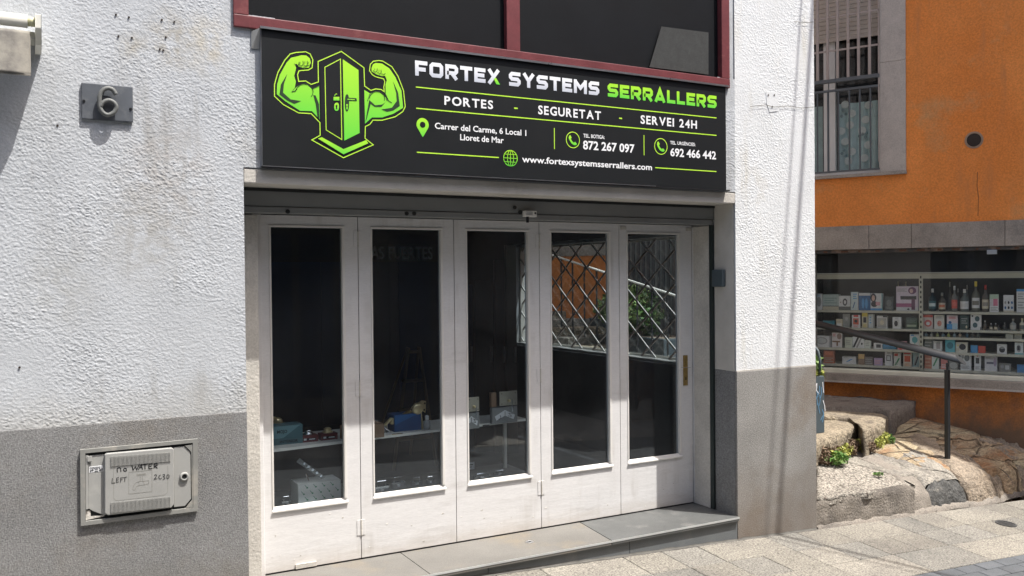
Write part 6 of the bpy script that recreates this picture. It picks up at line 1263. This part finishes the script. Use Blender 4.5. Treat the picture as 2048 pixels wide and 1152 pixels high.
# weeds
for i, (px, py, rx, rz_, n_, lab) in enumerate(((1668, 921, .11, .05, 420, 'broad leaved weed growing at the foot of the lower stone step'), (1639, 914, .05, .08, 260, 'upright weed growing right beside the white house corner'), (1776, 880, .06, .04, 180, 'small weed growing in the joint below the upper lit step'), (1757, 944, .04, .01, 50, 'tiny flat weed in the pebbled kerb top'))):
    P = PT(px, py+6); s = empty('weed', tuple(P), lab, 'weed', 'weeds in the stone joints'); leaves('foliage', 'leaf', (P[0], P[1], P[2]+rz_), (rx, rx, rz_), n_, .022 if i < 3 else .014, s, 30+i, 1.5); leaves('foliage', 'leaf_pale', (P[0], P[1], P[2]+rz_*.8), (rx*1.1, rx, rz_), n_//2, .02 if i < 3 else .012, s, 40+i, 1.5)
    if i == 0: leaves('dry_growth', 'twig', (P[0]-.03, P[1]+.06, P[2]+.07), (.12, .05, .06), 500, .018, s, 50, 2.6)
    for k in range(4): MB().tube([(P[0], P[1], P[2]-.01), (P[0]+(k-1.5)*rx*.5, P[1], P[2]+rz_*1.4)], .002, 5).build('stem', 'twig', s)
dg = empty('dry_weeds', tuple(PT(1690, 890)), 'dry brown moss and weeds covering the rough front of the lower step', 'weed', 'weeds in the stone joints')
for k, (px, py) in enumerate(((1640, 880), (1648, 892), (1662, 888), (1655, 884), (1680, 880), (1698, 872), (1764, 850), (1672, 878), (1690, 872), (1704, 864), (1716, 862), (1735, 868), (1752, 858))):
    P = PT(px, py+38); leaves('dry_growth', 'twig' if k % 2 else 'leaf_yellow', (P[0], P[1]-.02, P[2]+.05), (.07, .04, .05), 240, .014, dg, 60+k, 2.2)
# pebbles and chips along the rock edge
for k in range(26):
    px = random.uniform(1640, 2040); P = PG(px, 1056-(px-1635)*.163+random.uniform(0, 5)); r_ = random.uniform(.004, .010)
    o = MB().lathe([(r_*.5, 0), (r_, r_*.4), (r_*.6, r_*1.0)], (P[0], P[1], P[2]), 6).build('pebble', 'rock_grey', sp_)

# ------------------------------------------------------------------ the far side of the street (seen in the glass) and overhead cables
def opposite(name, x0, x1, y0, y1, h, m_, label, seed):
    r_ = random.Random(seed); e = empty(name, ((x0+x1)/2, y0, gz(x0, y0)), label, 'building'); zb_ = -.8
    MB().box(x0, x1, y1, y0, zb_, h).build('wall', m_, e); MB().box(x0-.2, x1+.2, y1-.2, y0+.25, h+.001, h+.2).build('roof', 'roof_tile', e)
    x = x0+.5; k = 0
    while x < x1-1.5:
        f_ = MB().box(x, x+1.3, y0+.001, y0+.05, -.5, 2.5).build('door' if k % 2 else 'shop_front', 'render_dark', e)
        MB().box(x+.12, x+.6, y0+.0505, y0+.062, .1, 2.3).build('pane', 'navy', f_); MB().box(x+.7, x+1.18, y0+.0505, y0+.062, .1, 2.3).build('pane', 'navy', f_)
        if h > 5:
            w_ = MB().box(x+.15, x+1.15, y0+.001, y0+.04, 3.4, 4.9).build('window', 'pvc', e); MB().box(x+.22, x+1.08, y0+.0405, y0+.046, 3.48, 4.82).build('pane', 'navy', w_)
            MB().box(x-.1, x+1.4, y0+.002, y0+.5, 3.05, 3.15).build('balcony_floor', m_, e)
            for q in range(12): MB().box(x-.08+q*.12, x-.065+q*.12, y0+.47, y0+.485, 3.151, 4.0).build('balcony_bar', 'rail_black', e)
            MB().box(x-.1, x+1.4, y0+.46, y0+.495, 4.001, 4.03).build('balcony_rail', 'rail_black', e)
        x += 2.0; k += 1
    MB().box(x0+.3, x1-.3, y0+.001, y0+.6, 2.62, 2.70).build('canopy', 'render_dark', e)
opposite('house_opposite', -14, 6.4, -6.4, -12, 6.8, 'render_pale', 'pale house across the street mirrored in the left door panes', 5)
opposite('corner_house_opposite', 8.3, 22, -6.4, -14, 7.4, 'render_pale', 'pale corner house across the side street mirrored in the right panes', 6)
opposite('house_down_the_side_street', 3.2, 10.5, -38, -44, 7, 'render_pale', 'pale house closing the far end of the side street opposite', 8)
D_ = Vector((-.523, 1.0, 0))
for i, (off, lab) in enumerate((((0, 0, 0), 'thicker black overhead cable crossing the street above the shop'), ((-.11, 0, .05), 'thinner black overhead cable running left of the thicker one'))):
    P = Vector((6.03+off[0], -1.62, 6.0+off[2])); a_, b__ = P - D_*4.72, P + D_*(2.05 if i == 0 else 1.75)
    pts = [tuple(a_.lerp(b__, t/20)-Vector((0, 0, .10*4*(t/20)*(1-t/20)*.3))) for t in range(21)]
    MB().tube(pts, .017 if i == 0 else .008, 8).build('overhead_cable', 'cable', label=lab, cat='cable', group='overhead cables')
